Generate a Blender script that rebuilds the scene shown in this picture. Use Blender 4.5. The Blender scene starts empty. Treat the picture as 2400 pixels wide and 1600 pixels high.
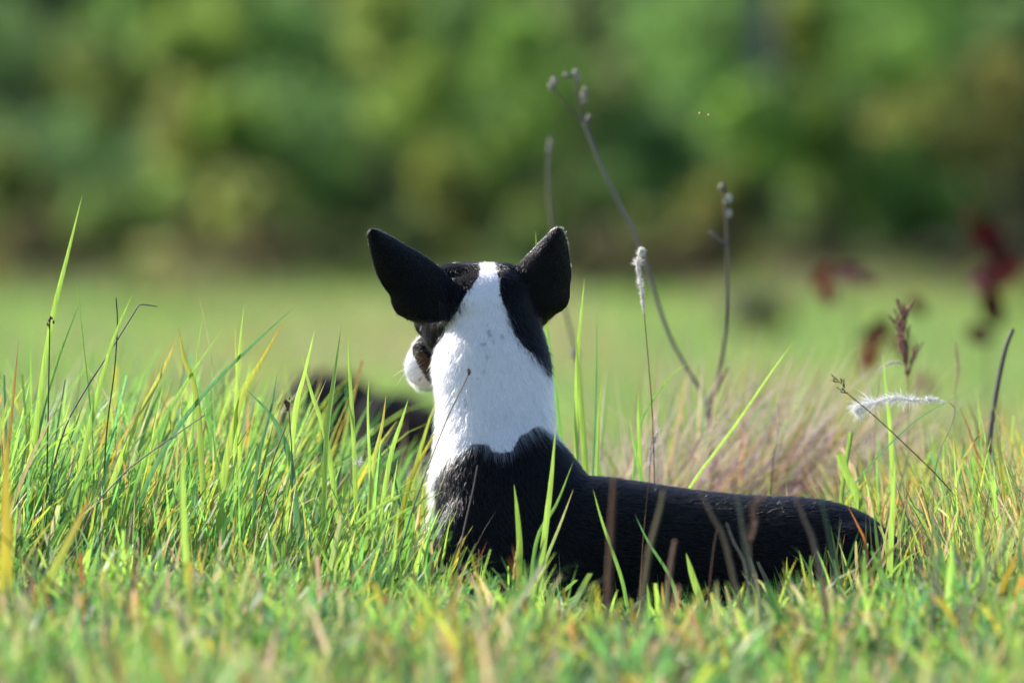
import bpy, math, random
import numpy as np
from mathutils import Vector
R = np.random.default_rng(7)
random.seed(7)
SC = bpy.context.scene
COL = SC.collection

# ------------------------------------------------------------------ camera
PITCH = 0.035                      # radians the lens looks down
CAM = np.array([0.0, 0.0, 0.81])
cam_d = bpy.data.cameras.new('camera')
cam = bpy.data.objects.new('camera', cam_d); COL.objects.link(cam)
cam.location = CAM.tolist()
cam.rotation_euler = (math.pi/2 - PITCH, 0, 0)
cam_d.lens = 300; cam_d.sensor_width = 36
cam_d.clip_start = 0.1; cam_d.clip_end = 2000
cam_d.dof.use_dof = True; cam_d.dof.focus_distance = 12.0; cam_d.dof.aperture_fstop = 3.3
SC.camera = cam
RT = np.array([1.0, 0, 0]); FW = np.array([0, math.cos(PITCH), -math.sin(PITCH)]); UP = np.array([0, math.sin(PITCH), math.cos(PITCH)])
K = 0.00005                        # radians per reference pixel (2400 wide)
def P(u, v, d):
    return CAM + RT*((u-1200)*K*d) + UP*((800-v)*K*d) + FW*d

# ------------------------------------------------------------------ light
SUN_EL, SUN_BEYOND = math.radians(33), math.radians(39)
S = Vector((-math.cos(SUN_BEYOND)*math.cos(SUN_EL), math.sin(SUN_BEYOND)*math.cos(SUN_EL), math.sin(SUN_EL)))
w = bpy.data.worlds.new('World'); SC.world = w; w.use_nodes = True
nt = w.node_tree; bg = nt.nodes['Background']
sky = nt.nodes.new('ShaderNodeTexSky'); sky.sky_type = 'NISHITA'; sky.sun_disc = False
sky.sun_elevation = SUN_EL; sky.sun_rotation = math.atan2(S.x, S.y)
sky.air_density = 1.0; sky.dust_density = 1.0; sky.ozone_density = 3.0
nt.links.new(sky.outputs[0], bg.inputs[0]); bg.inputs[1].default_value = 0.12
sl = bpy.data.lights.new('sun', 'SUN'); sl.energy = 5.0; sl.angle = math.radians(0.53); sl.color = (1.0, 0.945, 0.86)
so = bpy.data.objects.new('sun', sl); COL.objects.link(so); so.rotation_euler = S.to_track_quat('Z', 'Y').to_euler(); so.location = (-20, 20, 30)
SC.view_settings.view_transform = 'Standard'; SC.view_settings.look = 'None'; SC.view_settings.gamma = 1; SC.view_settings.use_curve_mapping = False
SC.view_settings.exposure = 0.95
SC.render.engine = 'CYCLES'
SC.cycles.use_denoising = True
SC.cycles.max_bounces = 10; SC.cycles.transmission_bounces = 8; SC.cycles.diffuse_bounces = 5; SC.cycles.glossy_bounces = 3
SC.cycles.caustics_reflective = False; SC.cycles.caustics_refractive = False

# ------------------------------------------------------------------ helpers
def tag(o, label=None, cat=None, group=None, kind=None):
    if label: o['label'] = label
    if cat: o['category'] = cat
    if group: o['group'] = group
    if kind: o['kind'] = kind
    return o
def empty(name, loc):
    o = bpy.data.objects.new(name, None); COL.objects.link(o); o.location = [float(c) for c in loc]; o.empty_display_size = 0.05
    return o
def mesh_obj(name, verts, faces, mat, parent=None, colors=None, smooth=True):
    """faces: (n,4) or (n,3) int array, or list of such arrays"""
    verts = np.asarray(verts, float)
    if parent is not None: verts = verts - np.array(parent.location)
    fl = faces if isinstance(faces, list) else [faces]
    fl = [np.asarray(f, np.int32) for f in fl if len(f)]
    loops = np.concatenate([f.ravel() for f in fl]); tot = np.concatenate([np.full(len(f), f.shape[1], np.int32) for f in fl])
    me = bpy.data.meshes.new(name)
    me.vertices.add(len(verts)); me.vertices.foreach_set('co', verts.astype(np.float32).ravel())
    me.loops.add(len(loops)); me.loops.foreach_set('vertex_index', loops)
    me.polygons.add(len(tot)); me.polygons.foreach_set('loop_start', np.concatenate([[0], np.cumsum(tot)[:-1]]).astype(np.int32))
    me.polygons.foreach_set('loop_total', tot)
    if smooth: me.polygons.foreach_set('use_smooth', np.ones(len(tot), bool))
    if colors is not None:
        c = np.ones((len(verts), 4), np.float32); c[:, :3] = colors
        a = me.color_attributes.new('pigment', 'FLOAT_COLOR', 'POINT'); a.data.foreach_set('color', c.ravel())
    me.update(calc_edges=True)
    me.materials.append(mat)
    o = bpy.data.objects.new(name, me); COL.objects.link(o)
    if parent is not None: o.parent = parent
    return o
class MB:
    """collects pieces of one part"""
    def __init__(s): s.v = []; s.q = []; s.t = []; s.c = []; s.n = 0
    def add(s, v, f, c):
        v = np.asarray(v, float); f = np.asarray(f, int)
        s.v.append(v); c = np.asarray(c, float); s.c.append(np.broadcast_to(c, (len(v), 3)))
        (s.q if f.shape[1] == 4 else s.t).append(f + s.n); s.n += len(v)
    def build(s, name, mat, parent=None, smooth=True):
        fl = []
        if s.q: fl.append(np.concatenate(s.q))
        if s.t: fl.append(np.concatenate(s.t))
        return mesh_obj(name, np.concatenate(s.v), fl, mat, parent, np.concatenate(s.c), smooth)
def spline(pts, n):
    """Catmull-Rom through pts"""
    p = np.asarray(pts, float)
    if len(p) == 2: return p[0] + (p[1]-p[0])*np.linspace(0, 1, n)[:, None]
    q = np.vstack([2*p[0]-p[1], p, 2*p[-1]-p[-2]])
    t = np.linspace(0, len(p)-1-1e-9, n); i = t.astype(int); f = (t-i)[:, None]
    a, b, c, d = q[i], q[i+1], q[i+2], q[i+3]
    return 0.5*((2*b)+(c-a)*f+(2*a-5*b+4*c-d)*f**2+(3*b-a-3*c+d)*f**3)
def frame(path):
    t = np.gradient(path, axis=0); t /= np.linalg.norm(t, axis=1)[:, None]+1e-12
    ref = np.array([0, 1.0, 0.13]); s = np.cross(t, ref); s /= np.linalg.norm(s, axis=1)[:, None]+1e-12
    return t, s, np.cross(s, t)
def tube(path, rad, k=7):
    path = np.asarray(path, float); n = len(path); rad = np.broadcast_to(np.asarray(rad, float), (n,))
    t, s, b = frame(path)
    a = np.linspace(0, 2*np.pi, k, endpoint=False)
    v = path[:, None] + rad[:, None, None]*(np.cos(a)[None, :, None]*s[:, None] + np.sin(a)[None, :, None]*b[:, None])
    v = v.reshape(-1, 3); f = []
    for i in range(n-1):
        for j in range(k): f.append((i*k+j, i*k+(j+1) % k, (i+1)*k+(j+1) % k, (i+1)*k+j))
    return v, np.array(f)
def blob(c, r, ax=None, n=8, m=6, jit=0.0):
    """closed ellipsoid (rings) centre c radii r axes ax"""
    ax = np.eye(3) if ax is None else ax
    v = []
    for i in range(m+1):
        th = math.pi*i/m
        for j in range(n):
            ph = 2*math.pi*j/n
            k = 1+jit*R.normal() if 0 < i < m else 1
            v.append((math.sin(th)*math.cos(ph)*k, math.sin(th)*math.sin(ph)*k, math.cos(th)*k))
    v = np.array(v)*np.asarray(r)
    f = [(i*n+j, i*n+(j+1) % n, (i+1)*n+(j+1) % n, (i+1)*n+j) for i in range(m) for j in range(n)]
    return v@ax + np.asarray(c), np.array(f)
# smooth value noise in numpy
_tab = R.random((64, 64, 64))
def vnoise(p, s=1.0):
    p = np.asarray(p, float)*s + 100; i = np.floor(p).astype(int); f = p-i; f = f*f*(3-2*f); i %= 64; j = (i+1) % 64
    x0, y0, z0 = i[..., 0], i[..., 1], i[..., 2]; x1, y1, z1 = j[..., 0], j[..., 1], j[..., 2]
    fx, fy, fz = f[..., 0], f[..., 1], f[..., 2]
    L = lambda a, b, t: a+(b-a)*t
    return L(L(L(_tab[x0, y0, z0], _tab[x1, y0, z0], fx), L(_tab[x0, y1, z0], _tab[x1, y1, z0], fx), fy),
             L(L(_tab[x0, y0, z1], _tab[x1, y0, z1], fx), L(_tab[x0, y1, z1], _tab[x1, y1, z1], fx), fy), fz)
def sstep(a, b, x):
    t = np.clip((x-a)/(b-a), 0.0, 1.0); return t*t*(3-2*t)
def lin(r, g, b):
    return np.array([((c/255+0.055)/1.055)**2.4 if c > 10 else c/255/12.92 for c in (r, g, b)])

# ------------------------------------------------------------------ materials
def mat_new(name):
    m = bpy.data.materials.new(name); m.use_nodes = True; m.node_tree.nodes.clear()
    return m, m.node_tree.nodes, m.node_tree.links
def leaf_material(name, trans=0.45, rough=0.45, spec=0.35, grain=250.0, warm=(1.15, 1.12, 0.7), stretch=1.0):
    m, n, l = mat_new(name)
    out = n.new('ShaderNodeOutputMaterial'); at = n.new('ShaderNodeAttribute'); at.attribute_name = 'pigment'
    tc = n.new('ShaderNodeTexCoord'); nz = n.new('ShaderNodeTexNoise'); nz.inputs['Scale'].default_value = grain; nz.inputs['Detail'].default_value = 2
    mp = n.new('ShaderNodeMapping'); mp.inputs['Scale'].default_value = (1, 1, stretch); l.new(tc.outputs['Object'], mp.inputs[0]); l.new(mp.outputs[0], nz.inputs['Vector'])
    mr = n.new('ShaderNodeMapRange'); mr.inputs[1].default_value = 0.25; mr.inputs[2].default_value = 0.75; mr.inputs[3].default_value = 0.72; mr.inputs[4].default_value = 1.22
    l.new(nz.outputs[0], mr.inputs[0])
    mx = n.new('ShaderNodeVectorMath'); mx.operation = 'SCALE'; l.new(at.outputs['Color'], mx.inputs[0]); l.new(mr.outputs[0], mx.inputs['Scale'])
    pb = n.new('ShaderNodeBsdfPrincipled'); pb.inputs['Roughness'].default_value = rough; pb.inputs['Specular IOR Level'].default_value = spec
    l.new(mx.outputs[0], pb.inputs['Base Color'])
    tr = n.new('ShaderNodeBsdfTranslucent'); wm = n.new('ShaderNodeVectorMath'); wm.operation = 'MULTIPLY'; wm.inputs[1].default_value = warm
    l.new(mx.outputs[0], wm.inputs[0]); l.new(wm.outputs[0], tr.inputs['Color'])
    ms = n.new('ShaderNodeMixShader'); ms.inputs[0].default_value = trans
    l.new(pb.outputs[0], ms.inputs[1]); l.new(tr.outputs[0], ms.inputs[2]); l.new(ms.outputs[0], out.inputs[0])
    return m
M_GRASS = leaf_material('grass_blade', 0.58, 0.45, 0.4, 420.0, stretch=0.05)
M_DRY = leaf_material('dry_stem', 0.22, 0.6, 0.3, 400, (1.05, 1, 0.9))
M_PLUME = leaf_material('plume', 0.45, 0.6, 0.2, 300, (1, 1, 1))
M_LEAF = leaf_material('leaf', 0.6, 0.5, 0.3, 3.0, (1.12, 1.1, 0.7))
M_REDLEAF = leaf_material('red_leaf', 0.2, 0.7, 0.12, 30.0, (1.2, 0.8, 0.8))
M_BARK = leaf_material('bark', 0.0, 0.85, 0.15, 12.0)
def simple_material(name, c1, c2, scale, rough=0.9, bump=0.3, c3=None):
    m, n, l = mat_new(name)
    out = n.new('ShaderNodeOutputMaterial'); pb = n.new('ShaderNodeBsdfPrincipled'); tc = n.new('ShaderNodeTexCoord')
    nz = n.new('ShaderNodeTexNoise'); nz.inputs['Scale'].default_value = scale; nz.inputs['Detail'].default_value = 8
    l.new(tc.outputs['Object'], nz.inputs['Vector'])
    cr = n.new('ShaderNodeValToRGB'); cr.color_ramp.elements[0].position = 0.35; cr.color_ramp.elements[1].position = 0.68
    cr.color_ramp.elements[0].color = (*c1, 1); cr.color_ramp.elements[1].color = (*c2, 1)
    if c3 is not None: e = cr.color_ramp.elements.new(0.5); e.color = (*c3, 1)
    l.new(nz.outputs[0], cr.inputs[0]); l.new(cr.outputs[0], pb.inputs['Base Color'])
    pb.inputs['Roughness'].default_value = rough; pb.inputs['Specular IOR Level'].default_value = 0.2
    bp = n.new('ShaderNodeBump'); bp.inputs['Strength'].default_value = bump; l.new(nz.outputs[0], bp.inputs['Height']); l.new(bp.outputs[0], pb.inputs['Normal'])
    l.new(pb.outputs[0], out.inputs[0]); return m
M_SOIL = simple_material('soil_and_thatch', (0.07, 0.065, 0.035), (0.22, 0.19, 0.12), 9, c3=(0.10, 0.125, 0.05))
M_FIELD = simple_material('field_turf', (0.10, 0.15, 0.052), (0.17, 0.175, 0.085), 0.35, bump=0.05, c3=(0.108, 0.178, 0.056))
M_ROCK = simple_material('dark_rock', (0.018, 0.012, 0.011), (0.05, 0.034, 0.03), 14, 0.8, 0.6)

# ------------------------------------------------------------------ terrain
def terrain(x, y):
    x = np.asarray(x, float); y = np.asarray(y, float)
    z = -0.81*sstep(13.5, 19.5, y)
    p = np.stack([x, y, np.zeros_like(x)], -1)
    near = 1-sstep(13, 16, y)
    z = z + near*(0.045*(vnoise(p, 2.3)-0.5)+0.02*(vnoise(p, 7)-0.5))
    z = z - 0.025*np.exp(-(((x-0.2)/0.42)**2+((y-12.0)/0.28)**2))*near
    z = z + sstep(20, 30, y)*(0.06*(vnoise(p, 0.35)-0.5))
    z = z + 9*sstep(72, 190, y)
    return z
def sheet(name, ys, half, mat, nx=60, dense=False):
    t_ = np.linspace(-1, 1, nx); xs = 0.05*t_+0.95*t_**5 if dense else t_
    v = []
    for y in ys:
        x = xs*half(y); v.append(np.stack([x, np.full(nx, y), terrain(x, np.full(nx, y))], -1))
    v = np.concatenate(v); ny = len(ys)
    i = np.arange(ny-1)[:, None]*nx+np.arange(nx-1)[None]; f = np.stack([i, i+1, i+1+nx, i+nx], -1).reshape(-1, 4)
    return mesh_obj(name, v, f, mat)
tag(sheet('ground', np.concatenate([np.linspace(-60, 6, 12), np.linspace(7, 19, 140)]), lambda y: 45.0, M_SOIL, 151, True), kind='structure')
tag(sheet('field', np.concatenate([np.linspace(18.99, 70, 60), np.linspace(74, 420, 40)]), lambda y: 22+y*1.2, M_FIELD, 80), kind='structure')

# ------------------------------------------------------------------ grass blades
def blades(base, h, wd, az, lean, curve, face, cb, ct, nseg=5, blunt=None, twist=None, fold=False):
    """vectorised grass; returns verts, quads, colours"""
    N = len(base); t = np.linspace(0, 1, nseg+1)[None, :]
    h = h[:, None]; dirx, diry = np.cos(az)[:, None], np.sin(az)[:, None]
    off = (lean[:, None]*t+curve[:, None]*t**2.2)
    vert = np.clip(1-0.5*off**2, 0.15, 1)*t
    cx = base[:, 0:1]+dirx*off*h; cy = base[:, 1:2]+diry*off*h; cz = base[:, 2:3]+vert*h
    bl = (np.zeros(N) if blunt is None else blunt)[:, None]
    wt = wd[:, None]*0.5*(0.62+0.6*t-0.22*t**2)*(np.maximum(1-t**2.4, 0)*(1-bl)+bl*(1-0.15*t**6))
    wt = np.maximum(wt, 0.00012)
    f = face[:, None]+(0 if twist is None else twist[:, None]*t)
    sx, sy = np.cos(f)*wt, np.sin(f)*wt
    Lf = np.stack([cx-sx, cy-sy, cz], -1); Rt = np.stack([cx+sx, cy+sy, cz], -1)
    tt = (t**1.8)[..., None]; col = cb[:, None]*(1-tt)+ct[:, None]*tt
    v = np.stack([Lf, Rt], 2).reshape(-1, 3); c = np.repeat(col, 2, axis=1).reshape(-1, 3)
    k = (np.arange(N)*(nseg+1)*2)[:, None]+(np.arange(nseg)*2)[None]
    q = np.stack([k, k+1, k+3, k+2], -1).reshape(-1, 4)
    return v, q, c
G_LIME = np.array([0.315, 0.49, 0.125]); G_MID = np.array([0.16, 0.355, 0.11]); G_BLUE = np.array([0.10, 0.24, 0.135])
G_YEL = np.array([0.42, 0.38, 0.06]); G_ORG = np.array([0.46, 0.26, 0.10]); G_STRAW = np.array([0.46, 0.39, 0.27]); G_RED = np.array([0.25, 0.11, 0.08]); G_PINK = np.array([0.42, 0.31, 0.29])
PAL = np.array([G_LIME, G_MID, G_BLUE, G_YEL, G_ORG, G_STRAW, G_RED, G_PINK])
def pick(n, wts):
    wts = np.array(wts, float); i = R.choice(len(PAL), n, p=wts/wts.sum()); c = PAL[i]*R.uniform(0.72, 1.28, (n, 1))*(1+R.normal(0, 0.07, (n, 3)))
    return np.clip(c, 0.01, 0.8), i
DOGC = P(1590, 1300, 12.0)
def under_dog(x, y):
    a = (x-0.205)/0.325; b = (y-12.005)/0.115
    return (a*a)**1.5+(b*b)**1.5 < 1
def field_of(n, x0, x1, y0, y1, dens=None):
    x = R.uniform(x0, x1, n); y = R.uniform(y0, y1, n); keep = ~under_dog(x, y)
    if dens is not None: keep &= R.random(n) < dens(x, y)
    x, y = x[keep], y[keep]; return x, y, np.stack([x, y, terrain(x, y)-0.004], -1)
def grass_object(name, parts, label, mat=M_GRASS):
    mb = MB()
    for v, q, c in parts: mb.add(v, q, c)
    o = mb.build(name, mat); return tag(o, label, 'grass', kind='stuff')

# short chaotic turf round and in front of the dog
def turf(n, x0, x1, y0, y1, hs=1.0, dens=None):
    x, y, b = field_of(n, x0, x1, y0, y1, dens); N = len(x); p = np.stack([x, y, 0*x], -1)
    clump = vnoise(p, 6.0); dry = vnoise(p+7, 3.0)
    h = (0.030+0.055*clump)*np.minimum(R.gamma(6, 1/6, N), 1.75)*hs*1.25*np.where(y < 11.4, 1.2-0.3*sstep(-0.05, 0.1, x)*sstep(0.62, 0.5, x), 1.0)*(1-0.3*sstep(0.0, 0.1, x)*sstep(0.42, 0.3, x)*sstep(10.8, 11.1, y))*(1+0.3*np.exp(-((x-0.50)/0.18)**2-((y-11.1)/0.22)**2))*(1-0.35*np.exp(-((x-0.46)/0.14)**2-((y-11.75)/0.16)**2))*(1+0.35*np.exp(-((x+0.05)/0.12)**2-((y-11.6)/0.15)**2))
    wd = R.uniform(0.0036, 0.0125, N)*np.where(y < 11.4, 1.15, 1.0)
    az = R.uniform(0, 2*np.pi, N); lean = np.abs(R.normal(0, 0.42, N)); cv = np.abs(R.normal(0, 0.35, N)); face = R.uniform(0, np.pi, N)
    cb, i = pick(N, [2.6, 4.6, 3.0, 0.35, 0.12, 0.4, 0.15, 0.4])
    d2, _ = pick(N, [0.3, 0.6, 0.2, 0.6, 0.2, 1.6, 0.35, 1.6]); isdry = R.random(N) < 0.10+0.4*sstep(0.5, 0.75, dry)
    cb[isdry] = d2[isdry]
    ct = cb.copy(); tipd = R.random(N) < 0.3; tp, _ = pick(N, [1, 0.5, 0, 1.4, 0.45, 1.4, 0.3, 0.9]); ct[tipd] = tp[tipd]
    return blades(b, h, wd, az, lean, cv, face, cb, ct, 4, (R.random(N) < 0.28)*R.uniform(0.3, 0.8, N), R.normal(0, 0.8, N))
grass_object('turf_grass', [turf(36000, -1.0, 1.0, 9.9, 12.2), turf(17000, -1.0, 1.0, 12.0, 13.6, 1.25)],
             'short matted green turf grass with yellow and rusty tips around the dog')
grass_object('turf_grass', [turf(26000, -2.6, -1.0, 9.0, 13.6), turf(26000, 1.0, 2.6, 9.0, 13.6), turf(14000, -2.6, 2.6, 8.6, 9.9)],
             'short green turf grass spreading on either side of the clearing')
# tall upright stand beside the dog's head
def tall(n, x0, x1, y0, y1, hmean, leanx, wts, dens=None, wmin=0.0035, wmax=0.012, tips=0.25):
    x, y, b = field_of(n, x0, x1, y0, y1, dens); N = len(x)
    h = hmean(x, y)*np.clip(R.normal(1, 0.24, N), 0.45, 1.75)
    wd = R.uniform(wmin, wmax, N)
    lx = R.normal(leanx, 0.2, N); ly = R.normal(0, 0.16, N); az = np.arctan2(ly, lx); lean = np.hypot(lx, ly)*0.8; cv = np.abs(R.normal(0.05, 0.13, N))
    face = R.normal(0, 0.75, N)
    cb, i = pick(N, wts); ct = cb*R.uniform(0.95, 1.25, (N, 1)); tipd = R.random(N) < tips; tp, _ = pick(N, [2, 0, 0, 2.2, 0.9, 1.4, 0.8, 0.4]); ct[tipd] = tp[tipd]
    return blades(b, h, wd, az, lean, cv, face, cb, ct, 7, (R.random(N) < 0.08)*0.6, R.normal(0, 0.5, N))
def hleft(x, y): # falls off toward the dog
    return 0.235-0.065*sstep(-0.35, -0.1, x)+0.04*(vnoise(np.stack([x, y, 0*x], -1), 5)-0.5)
grass_object('tall_grass', [tall(5200, -0.82, -0.10, 11.95, 13.3, hleft, 0.2, [5.5, 4, 2, 0.4, 0.08, 0.5, 0.12, 0.3], dens=lambda x, y: 1-0.8*sstep(-0.41, -0.35, x)),
                            tall(2300, -0.82, -0.10, 10.9, 11.98, lambda x, y: 0.06+0.11*sstep(11.0, 12.0, y), 0.15, [5, 4.5, 2.2, 0.4, 0.08, 0.5, 0.15, 0.4], dens=lambda x, y: 0.25+0.75*sstep(11.0, 11.9, y)),
                            tall(2600, -0.80, -0.06, 11.85, 13.2, lambda x, y: 0.115+0*x, 0.1, [4, 5, 2.5, 0.5, 0.2, 0.5, 0.3, 0.4], wmax=0.008),
                            tall(2600, -2.3, -0.8, 11.7, 13.3, lambda x, y: 0.185+0*x, 0.2, [5, 4, 2, 0.5, 0.25, 0.5, 0.3, 0.3])],
             'dense stand of tall sunlit green grass beside the dog')
grass_object('rough_grass', [tall(4200, 0.50, 0.85, 11.8, 13.3, lambda x, y: 0.145+0.04*sstep(0.55, 0.72, x), -0.05, [4, 3, 1.5, 1.0, 0.8, 1.6, 0.9, 2.0], dens=lambda x, y: np.where((x < 0.6) & (y < 12.13), 0.06, 1.0), wmin=0.0025, wmax=0.009),
                             tall(2300, 0.85, 2.3, 11.7, 13.3, lambda x, y: 0.14+0*x, 0.0, [4, 3, 1.5, 1.0, 0.8, 1.6, 0.9, 2.0], wmin=0.002, wmax=0.007),
                             tall(3600, 0.5, 0.85, 11.6, 13.2, lambda x, y: 0.145+0*x, 0.15, [0.6, 0.6, 0.3, 0.6, 0.5, 3, 1.3, 5], dens=lambda x, y: np.where((x < 0.6) & (y < 12.13), 0.06, 1.0), wmin=0.0012, wmax=0.0034), tall(1500, 0.5, 0.85, 11.6, 13.0, lambda x, y: 0.12+0*x, -0.5, [0.6, 0.6, 0.3, 0.6, 0.5, 3, 1.3, 5], dens=lambda x, y: np.where((x < 0.6) & (y < 12.13), 0.06, 1.0), wmin=0.0012, wmax=0.003)],
             'mixed green and pinkish dry rough grass behind the rump of the dog')
grass_object('grass_fringe', [tall(420, -0.10, 0.52, 12.2, 13.3, lambda x, y: 0.10+0*x, 0.05, [4, 4, 2, 0.8, 0.5, 1, 0.6, 1]),
                              tall(270, -0.14, 0.52, 11.5, 11.86, lambda x, y: 0.10-0.045*sstep(0.05, 0.15, x)*sstep(0.42, 0.3, x)+0*x, 0.0, [5, 4, 3, 0.8, 0.3, 0.6, 0.5, 0.5], wmax=0.0075),
                              tall(90, 0.43, 0.60, 11.6, 11.86, lambda x, y: 0.135+0*x, 0.05, [4, 3, 1, 1, 0.3, 1.5, 0.5, 1.5], wmax=0.008),
                              tall(200, 0.30, 0.66, 10.9, 11.5, lambda x, y: 0.08+0*x, 0.05, [5, 3.5, 1.5, 0.8, 0.2, 1, 0.3, 0.9], wmax=0.007)],
             'fringe of green grass blades growing close along the dog')
# bank falling away behind and the field beyond
def fieldgrass(n, y0, y1, hw, h0, w0, wts):
    y = R.uniform(y0, y1, n); x = R.uniform(-1, 1, n)*hw(y); b = np.stack([x, y, terrain(x, y)-0.01], -1)
    cb, _ = pick(n, wts); cb *= 0.86; dry = vnoise(b*np.array([1, 0.35, 0]), 0.8); d2, _ = pick(n, [1, 0.4, 0.2, 1, 0.3, 2, 0.5, 2]); sel = R.random(n) < 0.75*sstep(0.55, 0.85, dry); cb[sel] = d2[sel]
    hh = h0*R.uniform(0.5, 1.4, n)
    return blades(b, hh, w0*R.uniform(0.6, 1.4, n), R.uniform(0, 6.28, n), np.abs(R.normal(0, 0.5, n)), np.abs(R.normal(0, 0.3, n)), R.uniform(0, 3.14, n), cb, cb*1.1, 2)
grass_object('field_grass', [fieldgrass(14000, 13.6, 22, lambda y: 1.9+0*y, 0.07, 0.008, [4, 3, 1, 0.5, 0.2, 0.5, 0.3, 0.5]),
                             fieldgrass(45000, 22, 62, lambda y: 1.5+y*0.075, 0.085, 0.02, [5, 3, 0.6, 0.7, 0.1, 0.6, 0.1, 0.4]),
                             fieldgrass(30000, 19, 62, lambda y: 3+y*0.16, 0.085, 0.02, [5, 3, 0.6, 0.7, 0.1, 0.6, 0.1, 0.4])],
             'bright green meadow grass of the lower field beyond the bank')
def rough(n):
    y = R.uniform(49, 60.5, n)**1.0; x = R.uniform(-1, 1, n)*(1.5+y*0.075); p = np.stack([x, y*0.35, 0*x], -1); k = vnoise(p+31, 1.1); keep = R.random(n) < sstep(0.35, 0.7, k+0.5*(y-55)/6); x, y, k = x[keep], y[keep], k[keep]; n = len(x)
    b = np.stack([x, y, terrain(x, y)-0.01], -1); cb, _ = pick(n, [1.2, 2, 1.5, 0.6, 0.3, 1.6, 0.7, 1.0]); cb *= 0.6
    return blades(b, R.uniform(0.1, 0.3, n), R.uniform(0.015, 0.035, n), R.uniform(0, 6.28, n), np.abs(R.normal(0, 0.4, n)), np.abs(R.normal(0, 0.3, n)), R.uniform(0, 3.14, n), cb, cb*1.1, 2)
grass_object('rough_meadow', [rough(20000)], 'patchy dull rough meadow grass along the foot of the thicket')

# ------------------------------------------------------------------ trees and shrubs beyond the field
def leaf_cloud(centers, spread, n, size, col, var=0.25, tipcol=None):
    centers = np.asarray(centers); i = R.integers(0, len(centers), n)
    d = R.normal(0, 1, (n, 3)); d /= np.linalg.norm(d, axis=1)[:, None]; p = centers[i]+d*spread*(R.random((n, 1))**0.45)
    a = R.normal(0, 1, (n, 3)); a[:, 2] -= 0.4; a /= np.linalg.norm(a, axis=1)[:, None]
    b = np.cross(a, R.normal(0, 1, (n, 3))); b /= np.linalg.norm(b, axis=1)[:, None]
    L = size*R.uniform(0.6, 1.35, (n, 1)); W = L*R.uniform(0.22, 0.36, (n, 1))
    v = np.stack([p-a*L*0.5, p+b*W-a*L*0.05, p+a*L*0.5, p-b*W-a*L*0.05], 1).reshape(-1, 3)
    clump = R.uniform(0.7, 1.3, len(centers))[i]
    c = np.asarray(col)[None]*clump[:, None]*R.uniform(1-var, 1+var, (n, 1))
    if tipcol is not None:
        s = R.random(n) < 0.35; c[s] = np.asarray(tipcol)*R.uniform(0.7, 1.3, (s.sum(), 1))
    return v, np.arange(4*n).reshape(n, 4), np.repeat(c, 4, 0)
def woody(name, label, cat, u, v, d, rx, rz, col, n=1700, leaf=0.10, group=None, stems=4, trunk=0.02, tip=None, ry=None):
    """crown centred on P(u, v, d); rx, rz radii in metres; stems reach the ground"""
    c = P(u, v, d); ry = rx if ry is None else ry
    g = float(terrain(np.array([c[0]]), np.array([c[1]]))[0])
    root = empty(name, (c[0], c[1], g))
    tag(root, label, cat, group)
    if cat == 'tree': col = np.array(col)*1.4
    if 'ankle' in label: n = int(n*2.6); leaf *= 0.85
    K_ = max(10, int(26*rx*rz))
    th = R.uniform(0, 2*np.pi, K_); zz = R.uniform(-1, 1, K_); rr = np.sqrt(np.clip(1-zz*zz, 0, 1))*R.uniform(0.45, 1.0, K_)
    cl = c+np.stack([rr*np.cos(th)*rx, rr*np.sin(th)*ry, zz*rz*R.uniform(0.7, 1, K_)], -1); cl[:, 2] = np.maximum(cl[:, 2], g+0.08)
    soft = lambda q: None if q is None else 1.38*(0.55*np.array(q)+0.45*np.array([0.135, 0.215, 0.078]))
    if cat == 'bush': col, tip = (soft(col), soft(tip)) if 'ankle' not in label else (np.array(col)*0.85, None if tip is None else np.array(tip)*0.85)
    mb = MB(); mb.add(*leaf_cloud(cl, 0.52*min(rx, rz)+0.06, n, leaf, col, tipcol=tip)); mb.build('crown', M_LEAF, root, smooth=False)
    tb = MB()
    for k in range(stems):
        b0 = np.array([c[0]+R.normal(0, 0.05+0.03*rx), c[1]+R.normal(0, 0.05), g-0.05]); e = cl[R.integers(0, K_)]
        mid = b0*0.5+e*0.5+np.array([R.normal(0, 0.06), R.normal(0, 0.05), 0.1])
        tb.add(*tube(spline([b0, mid, e], 7), np.linspace(trunk, trunk*0.3, 7), 6), [0.10, 0.085, 0.07])
    tb.build('stem', M_BARK, root)
    return root
DK = [0.05, 0.10, 0.06]; MG = [0.12, 0.25, 0.085]; BG_ = [0.19, 0.33, 0.07]; YG = [0.30, 0.36, 0.08]; OL = [0.18, 0.20, 0.07]; BR = [0.30, 0.215, 0.09]; RB = [0.20, 0.13, 0.10]; TL = [0.08, 0.165, 0.105]; TAN = [0.48, 0.40, 0.26]; PU = [0.075, 0.06, 0.07]
# dark wall of evergreen trees at the back
for u, v, d, rx, rz, col, lab in [
    (-150, 60, 73, 1.7, 2.6, DK, 'tall very dark evergreen tree at the shaded end of the thicket'),
    (520, 0, 74, 1.9, 2.7, MG, 'broad mid green tree behind the rust coloured bush'),
    (1080, 20, 73, 1.8, 2.6, OL, 'olive green tree behind the arching yellow green bush'),
    (1560, 0, 75, 1.8, 2.7, TL, 'tall blue green tree behind the dry forked weed stalk'),
    (2080, -40, 74, 1.8, 2.7, MG, 'broad leafy green tree beside the grey trunk'),
    (2620, 60, 73, 1.7, 2.6, DK, 'dark evergreen tree behind the orange brown bush')]:
    woody('evergreen_tree', lab, 'tree', u, v, d, rx, rz, col, 6500, 0.17, 'trees closing the far edge of the field', 3, 0.07)
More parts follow.
